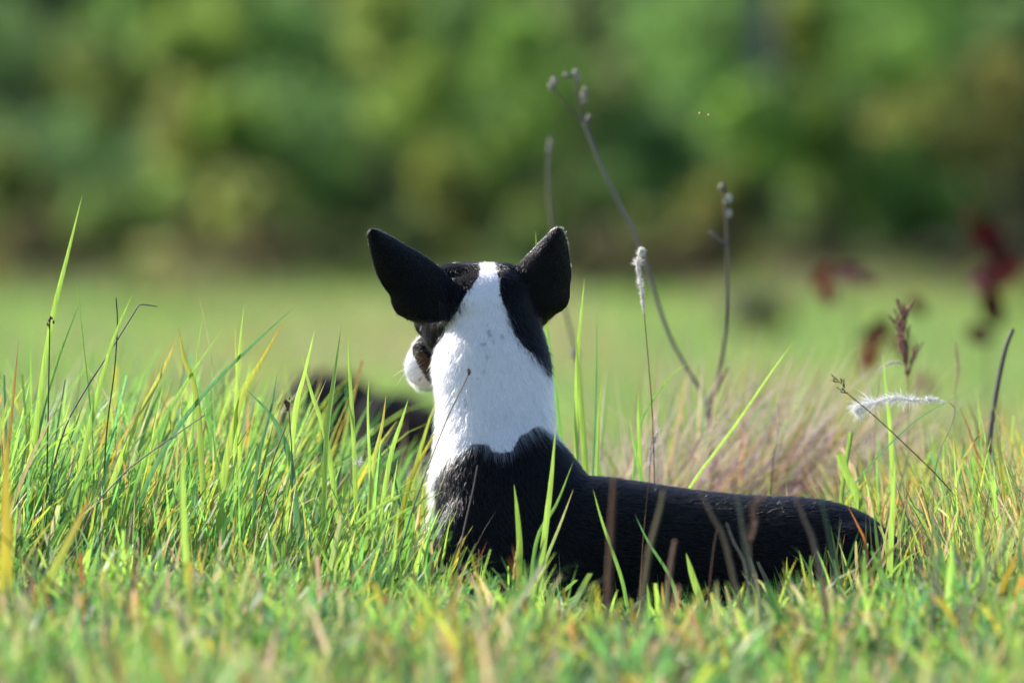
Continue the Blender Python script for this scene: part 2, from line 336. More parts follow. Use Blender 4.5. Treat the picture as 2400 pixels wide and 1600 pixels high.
# the bare grey trunk
gt = P(1795, 640, 61.3); gg = float(terrain(np.array([gt[0]]), np.array([gt[1]]))[0])
root = tag(empty('bare_trunked_tree', (gt[0], gt[1], gg)), 'slim tree with a bare grey trunk rising above the shrubs', 'tree')
tp = P(1790, -600, 61.3)
mb = MB(); mb.add(*tube(spline([[gt[0], gt[1], gg-0.1], P(1805, 300, 61.3), P(1793, 60, 61.3), tp], 14), np.linspace(0.10, 0.085, 14), 10), [0.14, 0.135, 0.15]); mb.build('trunk', M_BARK, root)
mb = MB(); mb.add(*leaf_cloud(tp+R.normal(0, 0.7, (26, 3)), 0.5, 3000, 0.16, MG)); mb.build('crown', M_LEAF, root, smooth=False)
# shrubs: (u, v, d, rx, rz, colour, tip colour, label)
SH = [
    (40, 190, 67, .55, .6, DK, None, 'dark bottle green shrub in deep shade'),
    (60, 420, 63, .50, .5, TL, None, 'blue green rounded shrub under the darkest tree'),
    (200, 280, 66, .5, .5, OL, None, 'dull olive shrub beside the dark bottle green one'),
    (430, 60, 62, .36, .30, YG, BG_, 'bright yellow green bush top against dark leaves'),
    (330, 90, 66, .4, .5, MG, None, 'plain green shrub beneath the bright yellow green top'),
    (600, 140, 65, .6, .5, MG, None, 'wide green shrub of small leaves behind the rusty bush'),
    (330, 370, 65, .36, .4, TL, None, 'small dark teal shrub next to the rusty bush'),
    (455, 310, 61, .26, .30, BR, YG, 'rust and orange leaved bush on the far side of the field'),
    (550, 285, 60.5, .20, .20, BG_, YG, 'small bright green bush touching the rusty bush'),
    (640, 390, 61, .26, .22, BG_, OL, 'low light green bush leaning away from the rusty bush'),
    (560, 480, 59.5, .22, .2, YG, TAN, 'low yellowing bush over dry grass'),
    (400, 520, 60.5, .26, .26, MG, YG, 'low green bush before the rusty bush'),
    (250, 540, 60, .30, .22, MG, OL, 'low green bush behind the tallest grass blade'),
    (90, 555, 62, .30, .28, RB, DK, 'low blackish brown bush in shade'),
    (-30, 470, 61, .35, .35, OL, None, 'olive bush at the shady edge of the thicket'),
    (735, 340, 63, .50, .55, MG, TL, 'large rounded deep green shrub behind the ear of the dog'),
    (620, 575, 60, .26, .17, RB, None, 'low reddish brown withered bush'),
    (800, 560, 61, .34, .22, OL, MG, 'low grey green bush beside the withered one'),
    (770, 120, 68, .5, .5, [0.13, 0.16, 0.12], None, 'greyish green shrub under the olive tree'),
    (890, 70, 61.5, .30, .32, YG, OL, 'arching yellow green bush, its top branch'),
    (985, 230, 61, .30, .36, YG, BG_, 'tall arching yellow green bush beyond the dog'),
    (1100, 360, 60.5, .34, .36, BG_, YG, 'sunny green bush right above the head of the dog'),
    (1085, 120, 65, .4, .4, DK, MG, 'dark green shrub framed by the yellow green arch'),
    (1040, 480, 60, .28, .27, [0.26, 0.24, 0.06], None, 'mustard coloured low bush between the ears of the dog'),
    (930, 480, 63, .30, .3, MG, OL, 'mid green low shrub by the mustard bush'),
    (1230, 200, 63, .34, .5, BG_, MG, 'upright fresh green shrub by the forked weed stalk'),
    (1420, 70, 67, .45, .45, [0.14, 0.165, 0.125], None, 'grey green hazy shrub behind the forked weed'),
    (1420, 320, 65, .45, .5, TL, RB, 'dark green shrub with brown twigs inside'),
    (1600, 180, 65, .6, .5, MG, None, 'wide dense green shrub beneath the blue green tree'),
    (1580, 380, 63, .5, .42, TL, MG, 'deep green rounded shrub behind the beaded stalk'),
    (1440, 525, 60.5, .38, .22, OL, YG, 'low olive yellow bush behind the white plume'),
    (1310, 560, 62, .3, .22, [0.17, 0.22, 0.065], None, 'low green bush behind the upright ear'),
    (1530, 590, 61, .4, .18, OL, RB, 'low dull bush with brown leaves near the field edge'),
    (1700, 130, 66, .5, .5, MG, None, 'leafy green shrub beside the grey trunk'),
    (1885, 45, 63, .24, .27, [0.34, 0.33, 0.08], YG, 'yellow leaved bush top next to the grey trunk'),
    (2100, 50, 66, .7, .5, MG, BG_, 'spreading green shrub beyond the yellow leaved top'),
    (2340, 110, 67, .4, .5, DK, None, 'blackish green shrub above the orange brown bush'),
    (1780, 330, 60.4, .30, .30, BG_, None, 'fresh green bush below the grey trunk'),
    (1950, 300, 60.5, .26, .32, YG, BG_, 'large yellow green bush with sunlit top'),
    (2045, 395, 60, .24, .24, BG_, YG, 'light green bush hugging the large yellow green one'),
    (1740, 480, 60.5, .34, .24, BR, OL, 'brownish low bush behind the beaded stalk'),
    (1900, 540, 61, .4, .25, MG, OL, 'dark low green bush above the red leaves'),
    (2190, 310, 61.5, .36, .32, BR, YG, 'orange brown bush with some green leaves'),
    (2350, 270, 60.5, .28, .3, [0.36, 0.24, 0.10], OL, 'orange leaved bush at the end of the thicket'),
    (2300, 430, 62, .42, .34, RB, OL, 'dark brown bush below the orange leaved one'),
    (2150, 480, 60.5, .30, .28, [0.11, 0.23, 0.06], None, 'small deep green bush between brown bushes'),
    (2130, 625, 61, .55, .14, PU, None, 'low undergrowth bush at the field edge, shadow put into its dusky purple colour'),  # shadow at the foot of the bushes, put into the leaf colour
    (1780, 640, 60, .3, .12, OL, RB, 'ground hugging dull green bush at the field edge'),
    (330, 640, 58, .34, .13, TAN, None, 'low tan bush of dried stems on the field edge'),
    (480, 560, 60, .18, .2, [0.36, 0.31, 0.22], BR, 'small bush of pale dry stems'),
    (60, 652, 55.8, .34, .27, [0.12, 0.12, 0.065], [0.25, 0.21, 0.14], 'ankle high olive and straw bush under the blackish brown one'),
    (190, 656, 56.2, .30, .27, [0.12, 0.17, 0.06], OL, 'ankle high light green bush beside the tan dried stems'),
    (560, 654, 56.2, .36, .27, [0.16, 0.14, 0.09], RB, 'ankle high faded bush under the withered reddish brown one'),
    (760, 656, 56.4, .40, .27, [0.07, 0.12, 0.05], [0.11, 0.12, 0.06], 'ankle high green bush under the grey green one'),
    (970, 652, 56.0, .36, .27, [0.10, 0.12, 0.055], MG, 'ankle high olive bush hidden partly by the ear of the dog'),
    (1230, 654, 56.2, .36, .27, [0.09, 0.11, 0.05], MG, 'ankle high dull green bush between the ear and the forked weed'),
    (1430, 658, 56.0, .34, .27, [0.12, 0.12, 0.065], [0.25, 0.21, 0.14], 'ankle high straw tinted bush behind the white plume'),
    (1620, 656, 56.2, .36, .27, [0.09, 0.09, 0.055], [0.13, 0.09, 0.07], 'ankle high brownish bush behind the beaded stalk'),
    (1950, 656, 56.2, .40, .27, [0.09, 0.09, 0.05], PU, 'ankle high dusky olive bush above the red leaves'),
    (2330, 660, 55.8, .40, .27, [0.09, 0.10, 0.055], PU, 'ankle high dusky green bush behind the dark red weed'),
]
for s in SH:
    u, v, d, rx, rz, col, tip, lab = s
    woody('shrub', lab, 'bush', u, v, d, rx, rz, col, int(900+2600*rx*rz*2), 0.085, 'shrubs along the far edge of the field', 4, 0.015, tip)

# the hedgerow runs on to both sides
def copy_tree(o, dx, dy, k, label, group):
    c = o.copy(); COL.objects.link(c); c.location = (o.location.x+dx, o.location.y+dy, float(terrain(np.array([o.location.x+dx]), np.array([o.location.y+dy]))[0])); c.scale = (k, k, k); c['label'] = label; c['group'] = group
    for ch in list(o.children):
        d = ch.copy(); COL.objects.link(d); d.parent = c
    return c
src = [o for o in COL.objects if o.type == 'EMPTY' and o.get('category') in ('tree', 'bush') and not o.name.startswith('bare')]
for o in src:
    istree = o['category'] == 'tree'
    for dx in (-17.5, -8.8, 8.8, 17.5):
        if not istree and (random.random() < 0.45 or abs(dx) > 10): continue
        copy_tree(o, dx+random.uniform(-0.4, 0.4), random.uniform(-1, 1.5), random.uniform(0.95, 1.35), 'leafy tree in the hedgerow running on beside the thicket' if istree else 'leafy shrub in the hedgerow running on beside the thicket', 'trees of the hedgerow running on' if istree else 'shrubs of the hedgerow running on')

# ------------------------------------------------------------------ dark boulders below the bank
def boulder(label, u, v, d, rx, rz, ry):
    c = P(u, v, d); g = float(terrain(np.array([c[0]]), np.array([c[1]]))[0]); top = c[2]+rz
    cz = (g+top)/2; hz = (top-g)/2+0.05
    vv, f = blob((0, 0, 0), (1, 1, 1), n=28, m=18)
    dv = vv/np.maximum(np.linalg.norm(vv, axis=1), 1e-6)[:, None]
    k = 1+0.35*(vnoise(dv+u, 2.2)-0.5)+0.16*(vnoise(dv+u, 6)-0.5)
    q = np.sign(dv)*np.abs(dv)**0.6*np.stack([k, k, 1+0.25*(k-1)], -1)*np.array([rx, ry, hz])+np.array([c[0], c[1], cz])
    o = mesh_obj('boulder', q, f, M_ROCK); tag(o, label, 'boulder')
boulder('black brown boulder showing between grass blades near the muzzle', 765, 958, 18.4, 0.18, 0.03, 0.12)
boulder('smaller dark boulder right beside the white chest', 940, 1015, 18.2, 0.11, 0.03, 0.09)
boulder('low dark boulder behind the rump among rough grass', 1945, 1100, 17.0, 0.13, 0.035, 0.12)
boulder('dark stone lying out on the green field', 1775, 735, 47, 0.17, 0.04, 0.15)

# ------------------------------------------------------------------ the dog (laid out in reference pixels: u, v and depth w, 0.6 mm each)
PX = 0.0006
DO = CAM+FW*12.0
def D(u, v, wd):
    u, v, wd = np.broadcast_arrays(np.asarray(u, float), np.asarray(v, float), np.asarray(wd, float))
    return DO+RT*((u-1200)*PX)[..., None]+UP*((800-v)*PX)[..., None]+FW*(wd*PX)[..., None]
def undo(p):
    q = p-DO; return 1200+q@RT/PX, 800-q@UP/PX, q@FW/PX
def loft(cen, A, B, sup=2.0, n=28):
    """rings: centre + A cos + B sin, in (u,v,w); closed caps"""
    cen, A, B = (np.asarray(x, float) for x in (cen, A, B)); m = len(cen)
    # resample smoothly
    M_ = (m-1)*4+1
    cen, A, B = spline(cen, M_), spline(A, M_), spline(B, M_)
    a = np.linspace(0, 2*np.pi, n, endpoint=False); ca, sa = np.cos(a), np.sin(a)
    ca = np.sign(ca)*np.abs(ca)**(2/sup); sa = np.sign(sa)*np.abs(sa)**(2/sup)
    v = cen[:, None]+A[:, None]*ca[None, :, None]+B[:, None]*sa[None, :, None]
    v = v.reshape(-1, 3); f = [(i*n+j, i*n+(j+1) % n, (i+1)*n+(j+1) % n, (i+1)*n+j) for i in range(M_-1) for j in range(n)]
    c0, c1 = len(v), len(v)+1; v = np.vstack([v, cen[0], cen[-1]])
    t = [(c0, (j+1) % n, j) for j in range(n)]+[(c1, (M_-1)*n+j, (M_-1)*n+(j+1) % n) for j in range(n)]
    return v, np.array(f), np.array(t)
SV, SQ, ST = [], [], []; off = 0
def solid(v, q, t=None):
    global off
    SV.append(v); SQ.append(q+off)
    if t is not None: ST.append(t+off)
    off += len(v)
def ell(c, r, n=24, m=16): solid(*blob(c, r, n=n, m=m))
# torso: stations along u  (u, top, bottom, half depth, depth centre)
T = [(1015, 1200, 1380, 60, 60), (1045, 1140, 1440, 110, 50), (1110, 1112, 1476, 145, 40), (1210, 1106, 1486, 160, 30), (1300, 1106, 1488, 165, 22), (1380, 1116, 1488, 162, 15), (1451, 1124, 1488, 160, 8),
     (1604, 1147, 1486, 158, -8), (1706, 1159, 1480, 152, -18), (1791, 1164, 1476, 146, -28), (1876, 1167, 1476, 140, -38), (1944, 1176, 1476, 132, -46), (1995, 1192, 1474, 122, -50), (2039, 1214, 1470, 108, -54), (2077, 1245, 1462, 86, -56), (2112, 1272, 1450, 66, -58), (2140, 1306, 1430, 40, -58)]
solid(*loft([(u, (a+b)/2, wc) for u, a, b, h, wc in T], [(0, (b-a)/2, 0) for u, a, b, h, wc in T], [(0.18*h, 0, h) for u, a, b, h, wc in T], 2.15))
# neck and shoulders: stations along v  (v, left, right, half depth, depth)
N_ = [(1330, 1022, 1400, 150, 30), (1250, 1012, 1404, 158, 28), (1170, 1010, 1398, 152, 26), (1112, 1013, 1372, 140, 28), (1066, 1020, 1338, 126, 34), (1015, 1025, 1300, 114, 42), (950, 1024, 1295, 106, 52), (880, 1016, 1293, 103, 64),
      (830, 1018, 1287, 104, 74), (785, 1028, 1274, 103, 84), (735, 1040, 1258, 98, 92), (690, 1052, 1243, 94, 98), (655, 1062, 1228, 86, 104), (632, 1082, 1206, 62, 112)]
solid(*loft([((a+b)/2, v, wc) for v, a, b, h, wc in N_], [((b-a)/2, 0, 0) for v, a, b, h, wc in N_], [(0, 0, h) for v, a, b, h, wc in N_], 2.1))
# head frame
yaw, pit = math.radians(34), math.radians(30)
HF = np.array([-math.sin(yaw)*math.cos(pit), math.sin(pit), math.cos(yaw)*math.cos(pit)])
HR = np.array([math.cos(yaw), 0, math.sin(yaw)])
HU = np.cross(HR, HF); HU = HU if HU[1] < 0 else -HU
HC = np.array([1124, 712, 105.0])
def Hd(s, r, up): return HC+HF*s+HR*r+HU*up
HS = [(-88, -14, 40, 26), (-76, -12, 76, 46), (-50, -8, 104, 66), (0, -4, 118, 84), (50, -4, 118, 88), (95, -4, 104, 90), (130, -14, 80, 74), (165, -20, 60, 60), (210, -24, 50, 54), (255, -26, 45, 50), (290, -26, 38, 42), (314, -24, 28, 32), (326, -22, 12, 15)]
solid(*loft([Hd(s, 0, o) for s, o, a, b in HS], [HR*a for s, o, a, b in HS], [HU*b for s, o, a, b in HS], 2.5))
ell(Hd(98, -84, 6), (38, 40, 38)); ell(Hd(98, 84, 6), (38, 40, 38))         # brows
ell(Hd(85, -76, -30), (40, 46, 40)); ell(Hd(85, 76, -30), (40, 46, 40))       # cheeks
ell(Hd(248, -46, -30), (30, 44, 34)); ell(Hd(248, 46, -30), (30, 44, 34)); ell(Hd(205, -46, -10), (30, 36, 34)); ell(Hd(205, 46, -10), (30, 36, 34))     # lips
ell(Hd(215, 0, -58), (34, 18, 40))                                            # lower jaw
solid(*loft([(1018, 642, 100), (1058, 639, 112), (1124, 641, 116), (1190, 640, 124), (1226, 644, 134)], [(0, 15, 0), (0, 24, 0), (0, 27, 0), (0, 24, 0), (0, 15, 0)], [(0, 0, 30), (0, 0, 52), (0, 0, 60), (0, 0, 52), (0, 0, 30)]))                                              # flat crown of the skull
# ears: rows of outer and inner edge points read in the plane of the picture
def Z(x, y): return 820+x*0.25510, 500+y*0.25510
def ear(rows, wbase, wtip, bulge, edge):
    n = len(rows); rs = np.array([[*Z(*a), *Z(*b)] for a, b in rows])
    t = np.linspace(0, n-1, n*3); rs = np.stack([np.interp(t, np.arange(n), rs[:, k]) for k in range(4)], 1); n = len(rs)
    m = 15; s = np.linspace(-1, 1, m)
    tt = np.linspace(1, 0, n)                     # 1 tip .. 0 base
    uu = rs[:, 0:1]*(1-s)/2+rs[:, 2:3]*(1+s)/2; vv = rs[:, 1:2]*(1-s)/2+rs[:, 3:4]*(1+s)/2
    wc = (wbase+(wtip-wbase)*tt)[:, None]+edge*s[None]
    bul = (bulge*(1-0.75*tt))[:, None]*(1-np.abs(s[None])**2.2)
    th = (6+9*(1-tt))[:, None]*(1-0.62*np.abs(s[None])**3)
    back = np.stack([uu, vv, wc-bul-th*0.5], -1).reshape(-1, 3); front = np.stack([uu, vv, wc-bul+th*0.5+3], -1).reshape(-1, 3)
    i = (np.arange(n-1)[:, None]*m+np.arange(m-1)[None]).ravel(); N2 = n*m
    q = [np.stack([i, i+1, i+1+m, i+m], -1), np.stack([i+m, i+1+m, i+1, i], -1)+N2]
    for j0 in (0, m-1):
        e = np.arange(n-1)*m+j0; k = np.stack([e, e+m, e+m+N2, e+N2], -1); q.append(k if j0 == 0 else k[:, ::-1])
    for r0 in (0, n-1):
        e = r0*m+np.arange(m-1); k = np.stack([e, e+1, e+1+N2, e+N2], -1); q.append(k[:, ::-1] if r0 == 0 else k)
    solid(np.vstack([back, front]), np.vstack(q))
ear([((192, 144), (246, 138)), ((172, 158), (285, 150)), ((160, 185), (335, 178)), ((156, 215), (375, 200)), ((160, 250), (420, 224)), ((180, 345), (510, 280)), ((208, 460), (650, 356)), ((250, 585), (775, 430)), ((312, 690), (860, 505)), ((366, 755), (930, 590)), ((382, 850), (980, 700)), ((430, 930), (1000, 820)), ((530, 985), (1000, 920)), ((640, 1030), (980, 990))], 55, -10, 62, 14)
ear([((1950, 120), (1906, 114)), ((1974, 142), (1868, 132)), ((1990, 175), (1830, 165)), ((1998, 212), (1796, 200)), ((2006, 255), (1766, 228)), ((2022, 340), (1705, 290)), ((2036, 440), (1630, 355)), ((2046, 560), (1560, 425)), ((2036, 650), (1500, 500)), ((2032, 740), (1450, 610)), ((2018, 830), (1420, 730)), ((1950, 905), (1420, 830)), ((1860, 955), (1430, 920)), ((1775, 1030), (1450, 990))], 125, 130, 60, -14)
# shoulder, elbow, haunch, legs, tail
ell((1130, 1290, -66), (104, 175, 66)); ell((1090, 1370, -80), (70, 90, 55))
ell((1034, 1245, 80), (32, 70, 55)); ell((1030, 1272, 105), (36, 30, 50)); ell((1975, 1345, -132), (128, 125, 60)); ell((1930, 1400, 40), (120, 90, 70))
def limb(pts, rad):
    p = np.array(pts, float); r = np.array(rad, float)
    t = np.gradient(p, axis=0); t /= np.linalg.norm(t, axis=1)[:, None]
    s = np.cross(t, [0, 1, 0.05]); s /= np.linalg.norm(s, axis=1)[:, None]; b = np.cross(s, t)
    solid(*loft(p, s*r[:, None], b*r[:, None], 2, 16))
for dw in (0, 130):
    limb([(1090, 1430, -60+dw), (1045, 1450, 60+dw), (985, 1455, 190+dw), (925, 1462, 310+dw), (895, 1468, 370+dw), (880, 1474, 405+dw)], [46, 40, 32, 28, 34, 16])   # forelegs stretched ahead
limb([(1960, 1440, -150), (1860, 1462, -190), (1760, 1468, -215), (1690, 1470, -228), (1660, 1474, -232)], [60, 44, 30, 32, 14])                                    # hind foot
limb([(2095, 1330, -58), (2140, 1330, -60), (2172, 1352, -62), (2200, 1400, -60), (2250, 1440, -40), (2330, 1452, 10)], [40, 26, 19, 17, 14, 6])                        # tail
VV = D(*np.concatenate(SV).T)
def _mk(name, verts, fl):
    loops = np.concatenate([f.ravel() for f in fl]); tot = np.concatenate([np.full(len(f), f.shape[1], np.int32) for f in fl])
    me = bpy.data.meshes.new(name); me.vertices.add(len(verts)); me.vertices.foreach_set('co', verts.astype(np.float32).ravel())
    me.loops.add(len(loops)); me.loops.foreach_set('vertex_index', loops.astype(np.int32)); me.polygons.add(len(tot))
    me.polygons.foreach_set('loop_start', np.concatenate([[0], np.cumsum(tot)[:-1]]).astype(np.int32)); me.polygons.foreach_set('loop_total', tot)
    me.update(calc_edges=True); return me
import bmesh
raw = _mk('raw', VV, [np.concatenate(SQ), np.concatenate(ST)])
bm = bmesh.new(); bm.from_mesh(raw); bmesh.ops.recalc_face_normals(bm, faces=bm.faces); bm.to_mesh(raw); bm.free()
tmp = bpy.data.objects.new('tmp', raw); COL.objects.link(tmp)
rm = tmp.modifiers.new('r', 'REMESH'); rm.mode = 'VOXEL'; rm.voxel_size = 0.0021
dg = bpy.context.evaluated_depsgraph_get(); ev = tmp.evaluated_get(dg); body_me = bpy.data.meshes.new_from_object(ev)
bpy.data.objects.remove(tmp); bpy.data.meshes.remove(raw)
nv = len(body_me.vertices); co = np.empty(nv*3, np.float32); body_me.vertices.foreach_get('co', co); co = co.reshape(-1, 3).astype(float)
ne = len(body_me.edges); ed = np.empty(ne*2, np.int32); body_me.edges.foreach_get('vertices', ed); ed = ed.reshape(-1, 2)
deg = np.bincount(ed.ravel(), minlength=nv)
_u, _v, _w = undo(co); earw = np.clip(np.maximum(sstep(1025, 960, _u)*sstep(760, 740, _v), sstep(1235, 1260, _u)*sstep(750, 720, _v)), 0, 1)
for it in range(40):
    av = np.stack([np.bincount(ed[:, 0], co[ed[:, 1], k], nv)+np.bincount(ed[:, 1], co[ed[:, 0], k], nv) for k in range(3)], 1)/np.maximum(deg, 1)[:, None]
    fac = np.where(it < 6, 0.5, 0.5*(1-earw)); co = co+(av-co)*np.broadcast_to(fac, (nv,))[:, None]
body_me.vertices.foreach_set('co', co.astype(np.float32).ravel()); body_me.update()
body_me.calc_loop_triangles(); nt_ = len(body_me.loop_triangles); tri = np.empty(nt_*3, np.int32); body_me.loop_triangles.foreach_get('vertices', tri); tri = tri.reshape(-1, 3)
vn = np.empty(nv*3, np.float32); body_me.vertex_normals.foreach_get('vector', vn); vn = vn.reshape(-1, 3).astype(float)
print('dog verts', nv, 'tris', nt_)
# coat pattern in the dog's own frame
LV = np.array([(615, 1124), (638, 1126), (663, 1111), (694, 1090), (735, 1065), (765, 1044), (788, 1037), (811, 1023), (839, 1014), (870, 1008), (885, 960)])
RV = np.array([(615, 1159), (653, 1169), (679, 1172), (717, 1182), (755, 1195), (786, 1210), (819, 1238), (852, 1264), (888, 1292), (900, 1340)])
BV = np.array([(900, 1160), (1000, 1140), (1011, 1129), (1030, 1098), (1065, 1068), (1107, 1043), (1145, 1041), (1153, 1058), (1175, 1064), (1202, 1056), (1206, 1045), (1214, 1026), (1244, 1007), (1267, 1001), (1300, 1018), (1340, 1040)])
EARL = np.array([Z(210, 135), Z(1000, 560)]); 
def pigment(p, nrm, jit=0.0):
    u, v, w_ = undo(p); nf = nrm@FW
    if np.any(jit): u = u+jit*R.normal(0, 1, len(u)); v = v+1.8*jit*R.normal(0, 1, len(u))
    q = np.stack([u, v, w_], -1); rel = q-HC; s = rel@HF; r = rel@HR; up = rel@HU
    nz = (vnoise(p, 90)-0.5)*10; u2 = u+nz; v2 = v+nz
    front = (w_ > 60+0*w_) & (nf > 0.1)
    neck = (v < 1180) & (u < 1420)
    wh = neck & (u2 > np.interp(v, LV[:, 0], LV[:, 1])) & (u2 < np.interp(v, RV[:, 0], RV[:, 1])) & (v2 < np.interp(u, BV[:, 0], BV[:, 1])) & (v > 560)
    wh |= neck & (v2 > 880) & (v2 < np.interp(u, BV[:, 0], BV[:, 1]))
    wh |= front & (v > 770) & (v < 1330) & (u < 1330) & (s < 90)                     # throat and breast
    wh |= (u2 < 1021-0.04*(v-1100)) & (v > 1090) & (v < 1275) & (w_ > -45)                                       # edge of the breast
    isear = ((u < 1030) & (v < 760) & (s < 60)) | ((u > 1225) & (v < 745))
    wh &= ~isear
    head = (s > 25) & (np.abs(r) < 150) & (np.abs(up+20) < 130) & (v < 960) & (w_ > 100)
    muz = head & ((np.where(up < 5, s+0.8*np.minimum(np.abs(r)-80, 0), s+0.25*(up+30))+nz*0.6 > 203) | ((up < -74) & (s > 120))); blaze = head & (np.abs(r+nz*0.5) < 16+0.05*s) & (up > 0)
    wh = np.where(head, muz | blaze, wh)
    legs = (w_ > 230) & (v > 1380) & (u < 1010); wh |= legs
    c = np.where(wh[:, None], np.array([0.81, 0.75, 0.80]), np.array([0.0035, 0.0031, 0.0040]))
    # ticking on the white coat
    tk = wh & ~muz & (vnoise(p*np.array([1, 1, 0.45]), 230) > 0.80) & (vnoise(p+3, 25) > 0.52); c[tk] = [0.5, 0.48, 0.5]
    sp = muz & (vnoise(p+9, 130) > 0.77); c[sp] = [0.25, 0.22, 0.23]
    tan = head & ~muz & (s > 182) & (up < -12); c[tan] = [0.085, 0.05, 0.035]
    gap = muz & (np.abs(up+58-0.05*(s-200)) < 4) & (s > 190) & (s < 222) & (np.abs(r) > 20); c[gap] = [0.02, 0.015, 0.015]
    return c, wh, isear, head
dog = empty('dog', (0.2, 12.0, 0.0)); dog.location.z = float(terrain(np.array([0.2]), np.array([12.0]))[0])
tag(dog, 'black and white short haired dog lying in grass, seen from behind, looking away', 'dog')
def skin_material():
    m, n, l = mat_new('dog_skin'); out = n.new('ShaderNodeOutputMaterial'); at = n.new('ShaderNodeAttribute'); at.attribute_name = 'pigment'
    pb = n.new('ShaderNodeBsdfPrincipled'); pb.inputs['Roughness'].default_value = 0.75; pb.inputs['Specular IOR Level'].default_value = 0.12
    tc = n.new('ShaderNodeTexCoord'); nz = n.new('ShaderNodeTexNoise'); nz.inputs['Scale'].default_value = 420; l.new(tc.outputs['Object'], nz.inputs['Vector'])
    bp = n.new('ShaderNodeBump'); bp.inputs['Strength'].default_value = 0.35; bp.inputs['Distance'].default_value = 0.002; l.new(nz.outputs[0], bp.inputs['Height']); l.new(bp.outputs[0], pb.inputs['Normal'])
    l.new(at.outputs['Color'], pb.inputs['Base Color']); l.new(pb.outputs[0], out.inputs[0]); return m
def fur_material():
    m, n, l = mat_new('dog_fur'); out = n.new('ShaderNodeOutputMaterial'); at = n.new('ShaderNodeAttribute'); at.attribute_name = 'pigment'
    hb = n.new('ShaderNodeBsdfHairPrincipled'); hb.model = 'CHIANG'; hb.parametrization = 'COLOR'
    l.new(at.outputs['Color'], hb.inputs['Color'])
    for nm, val in (('Roughness', 0.17), ('Radial Roughness', 0.45), ('Coat', 0.0), ('Random Roughness', 0.2), ('IOR', 1.40)):
        if nm in hb.inputs: hb.inputs[nm].default_value = val
    l.new(hb.outputs[0], out.inputs[0]); return m
M_SKIN = skin_material(); M_FUR = fur_material()
pc, wh, isear, _h = pigment(co, vn)
bcol = np.ones((nv, 4), np.float32); bcol[:, :3] = pc*np.where(wh, 1.0, 0.8)[:, None]
body_me.name = 'body'; body_me.transform(__import__('mathutils').Matrix.Translation(-dog.location))
body_me.color_attributes.new('pigment', 'FLOAT_COLOR', 'POINT').data.foreach_set('color', bcol.ravel())
body_me.polygons.foreach_set('use_smooth', np.ones(len(body_me.polygons), bool)); body_me.materials.clear(); body_me.materials.append(M_SKIN)
bo = bpy.data.objects.new('body', body_me); COL.objects.link(bo); bo.parent = dog
# fur
a, b, c = co[tri[:, 0]], co[tri[:, 1]], co[tri[:, 2]]
ar = 0.5*np.linalg.norm(np.cross(b-a, c-a), axis=1)
cz = (a+b+c)/3; fn = (vn[tri[:, 0]]+vn[tri[:, 1]]+vn[tri[:, 2]]); fn /= np.linalg.norm(fn, axis=1)[:, None]+1e-9
tocam = -(fn@FW); _cu, _cv, _cw = undo(cz); wgt = ar*np.where(tocam > -0.25, 1.0, 0.3)*np.where((_cv < 760) & ((_cu < 1030) | (_cu > 1230)), 2.6, 1.0)
NH = 340000
ti = R.choice(len(tri), NH, p=wgt/wgt.sum()); r1, r2 = np.sqrt(R.random(NH)), R.random(NH)
root_p = (1-r1)[:, None]*a[ti]+(r1*(1-r2))[:, None]*b[ti]+(r1*r2)[:, None]*c[ti]
nrm = fn[ti]; hu, hv, hw = undo(root_p)
hc_, hwh, hear, hhead = pigment(root_p, nrm, 5.0)
hq = np.stack([hu, hv, hw], -1)-HC
fd = np.zeros((NH, 3))   # flow in (u, v, w)
kb = sstep(1290, 1420, hu)*sstep(1080, 1150, hv)
fd[:] = np.stack([0.10+0.0012*(hu-1150), np.ones(NH), 0.1+0*hu], -1)
fd = fd*(1-kb[:, None])+np.array([1.0, 0.22, 0.0])*kb[:, None]
sh = sstep(1060, 1120, hv)*(1-kb); fd += sh[:, None]*np.array([0.25, 0.2, 0])
eL = hear & (hu < 1130); eR = hear & ~eL
fd[eL] = [-0.75, -0.62, 0]; fd[eR] = [0.35, -0.9, 0]
fd[hhead] = -HF+0.35*(-HU)
fw_ = fd[:, 0:1]*RT-fd[:, 1:2]*UP+fd[:, 2:3]*FW
fw_ += 0.26*(np.stack([vnoise(root_p+k*11, 45) for k in range(3)], -1)-0.5)
fw_ -= (fw_*nrm).sum(1)[:, None]*nrm; fw_ /= np.linalg.norm(fw_, axis=1)[:, None]+1e-9
fw_ += R.normal(0, 1, (NH, 3))*np.where(hwh, 0.17, 0.16)[:, None]
ln = np.where(hwh, 0.0155, 0.0115); ln = np.where(hwh & (hv > 940), 0.021, ln); ln = np.where(hear, 0.0042, ln); ln = np.where(hhead, np.where(hwh, 0.0095, 0.006), ln)
ln = np.where((hv < 700) & ~hear, np.minimum(ln, 0.0065), ln)*R.uniform(0.6, 1.25, NH)
lift = np.where(hear, 0.24, np.where(hhead & hwh, 0.5, 0.27))*R.uniform(0.5, 1.5, NH)
NP = 5; tt = np.linspace(0, 1, NP)
pts = root_p[:, None]-nrm[:, None]*0.0006+(fw_[:, None]*tt[None, :, None]+nrm[:, None]*(lift[:, None]*(tt-0.55*tt**2)[None])[..., None])*ln[:, None, None]
pts -= np.array(dog.location)
rad = (0.000135*R.uniform(0.7, 1.3, NH)*np.where((~hwh) & ~hear & (R.random(NH) < 0.07), 2.3, 1.0))[:, None]*np.array([1, 0.95, 0.8, 0.5, 0.12])[None]
hcol = np.ones((NH, 4), np.float32)
vary = (R.uniform(0.6, 1.15, NH)*(0.80+0.24*sstep(0.25, 0.6, vnoise(root_p*np.array([1, 1, 0.16])+0.6*vnoise(root_p, 60)[:, None]*0.01, 420))))[:, None]
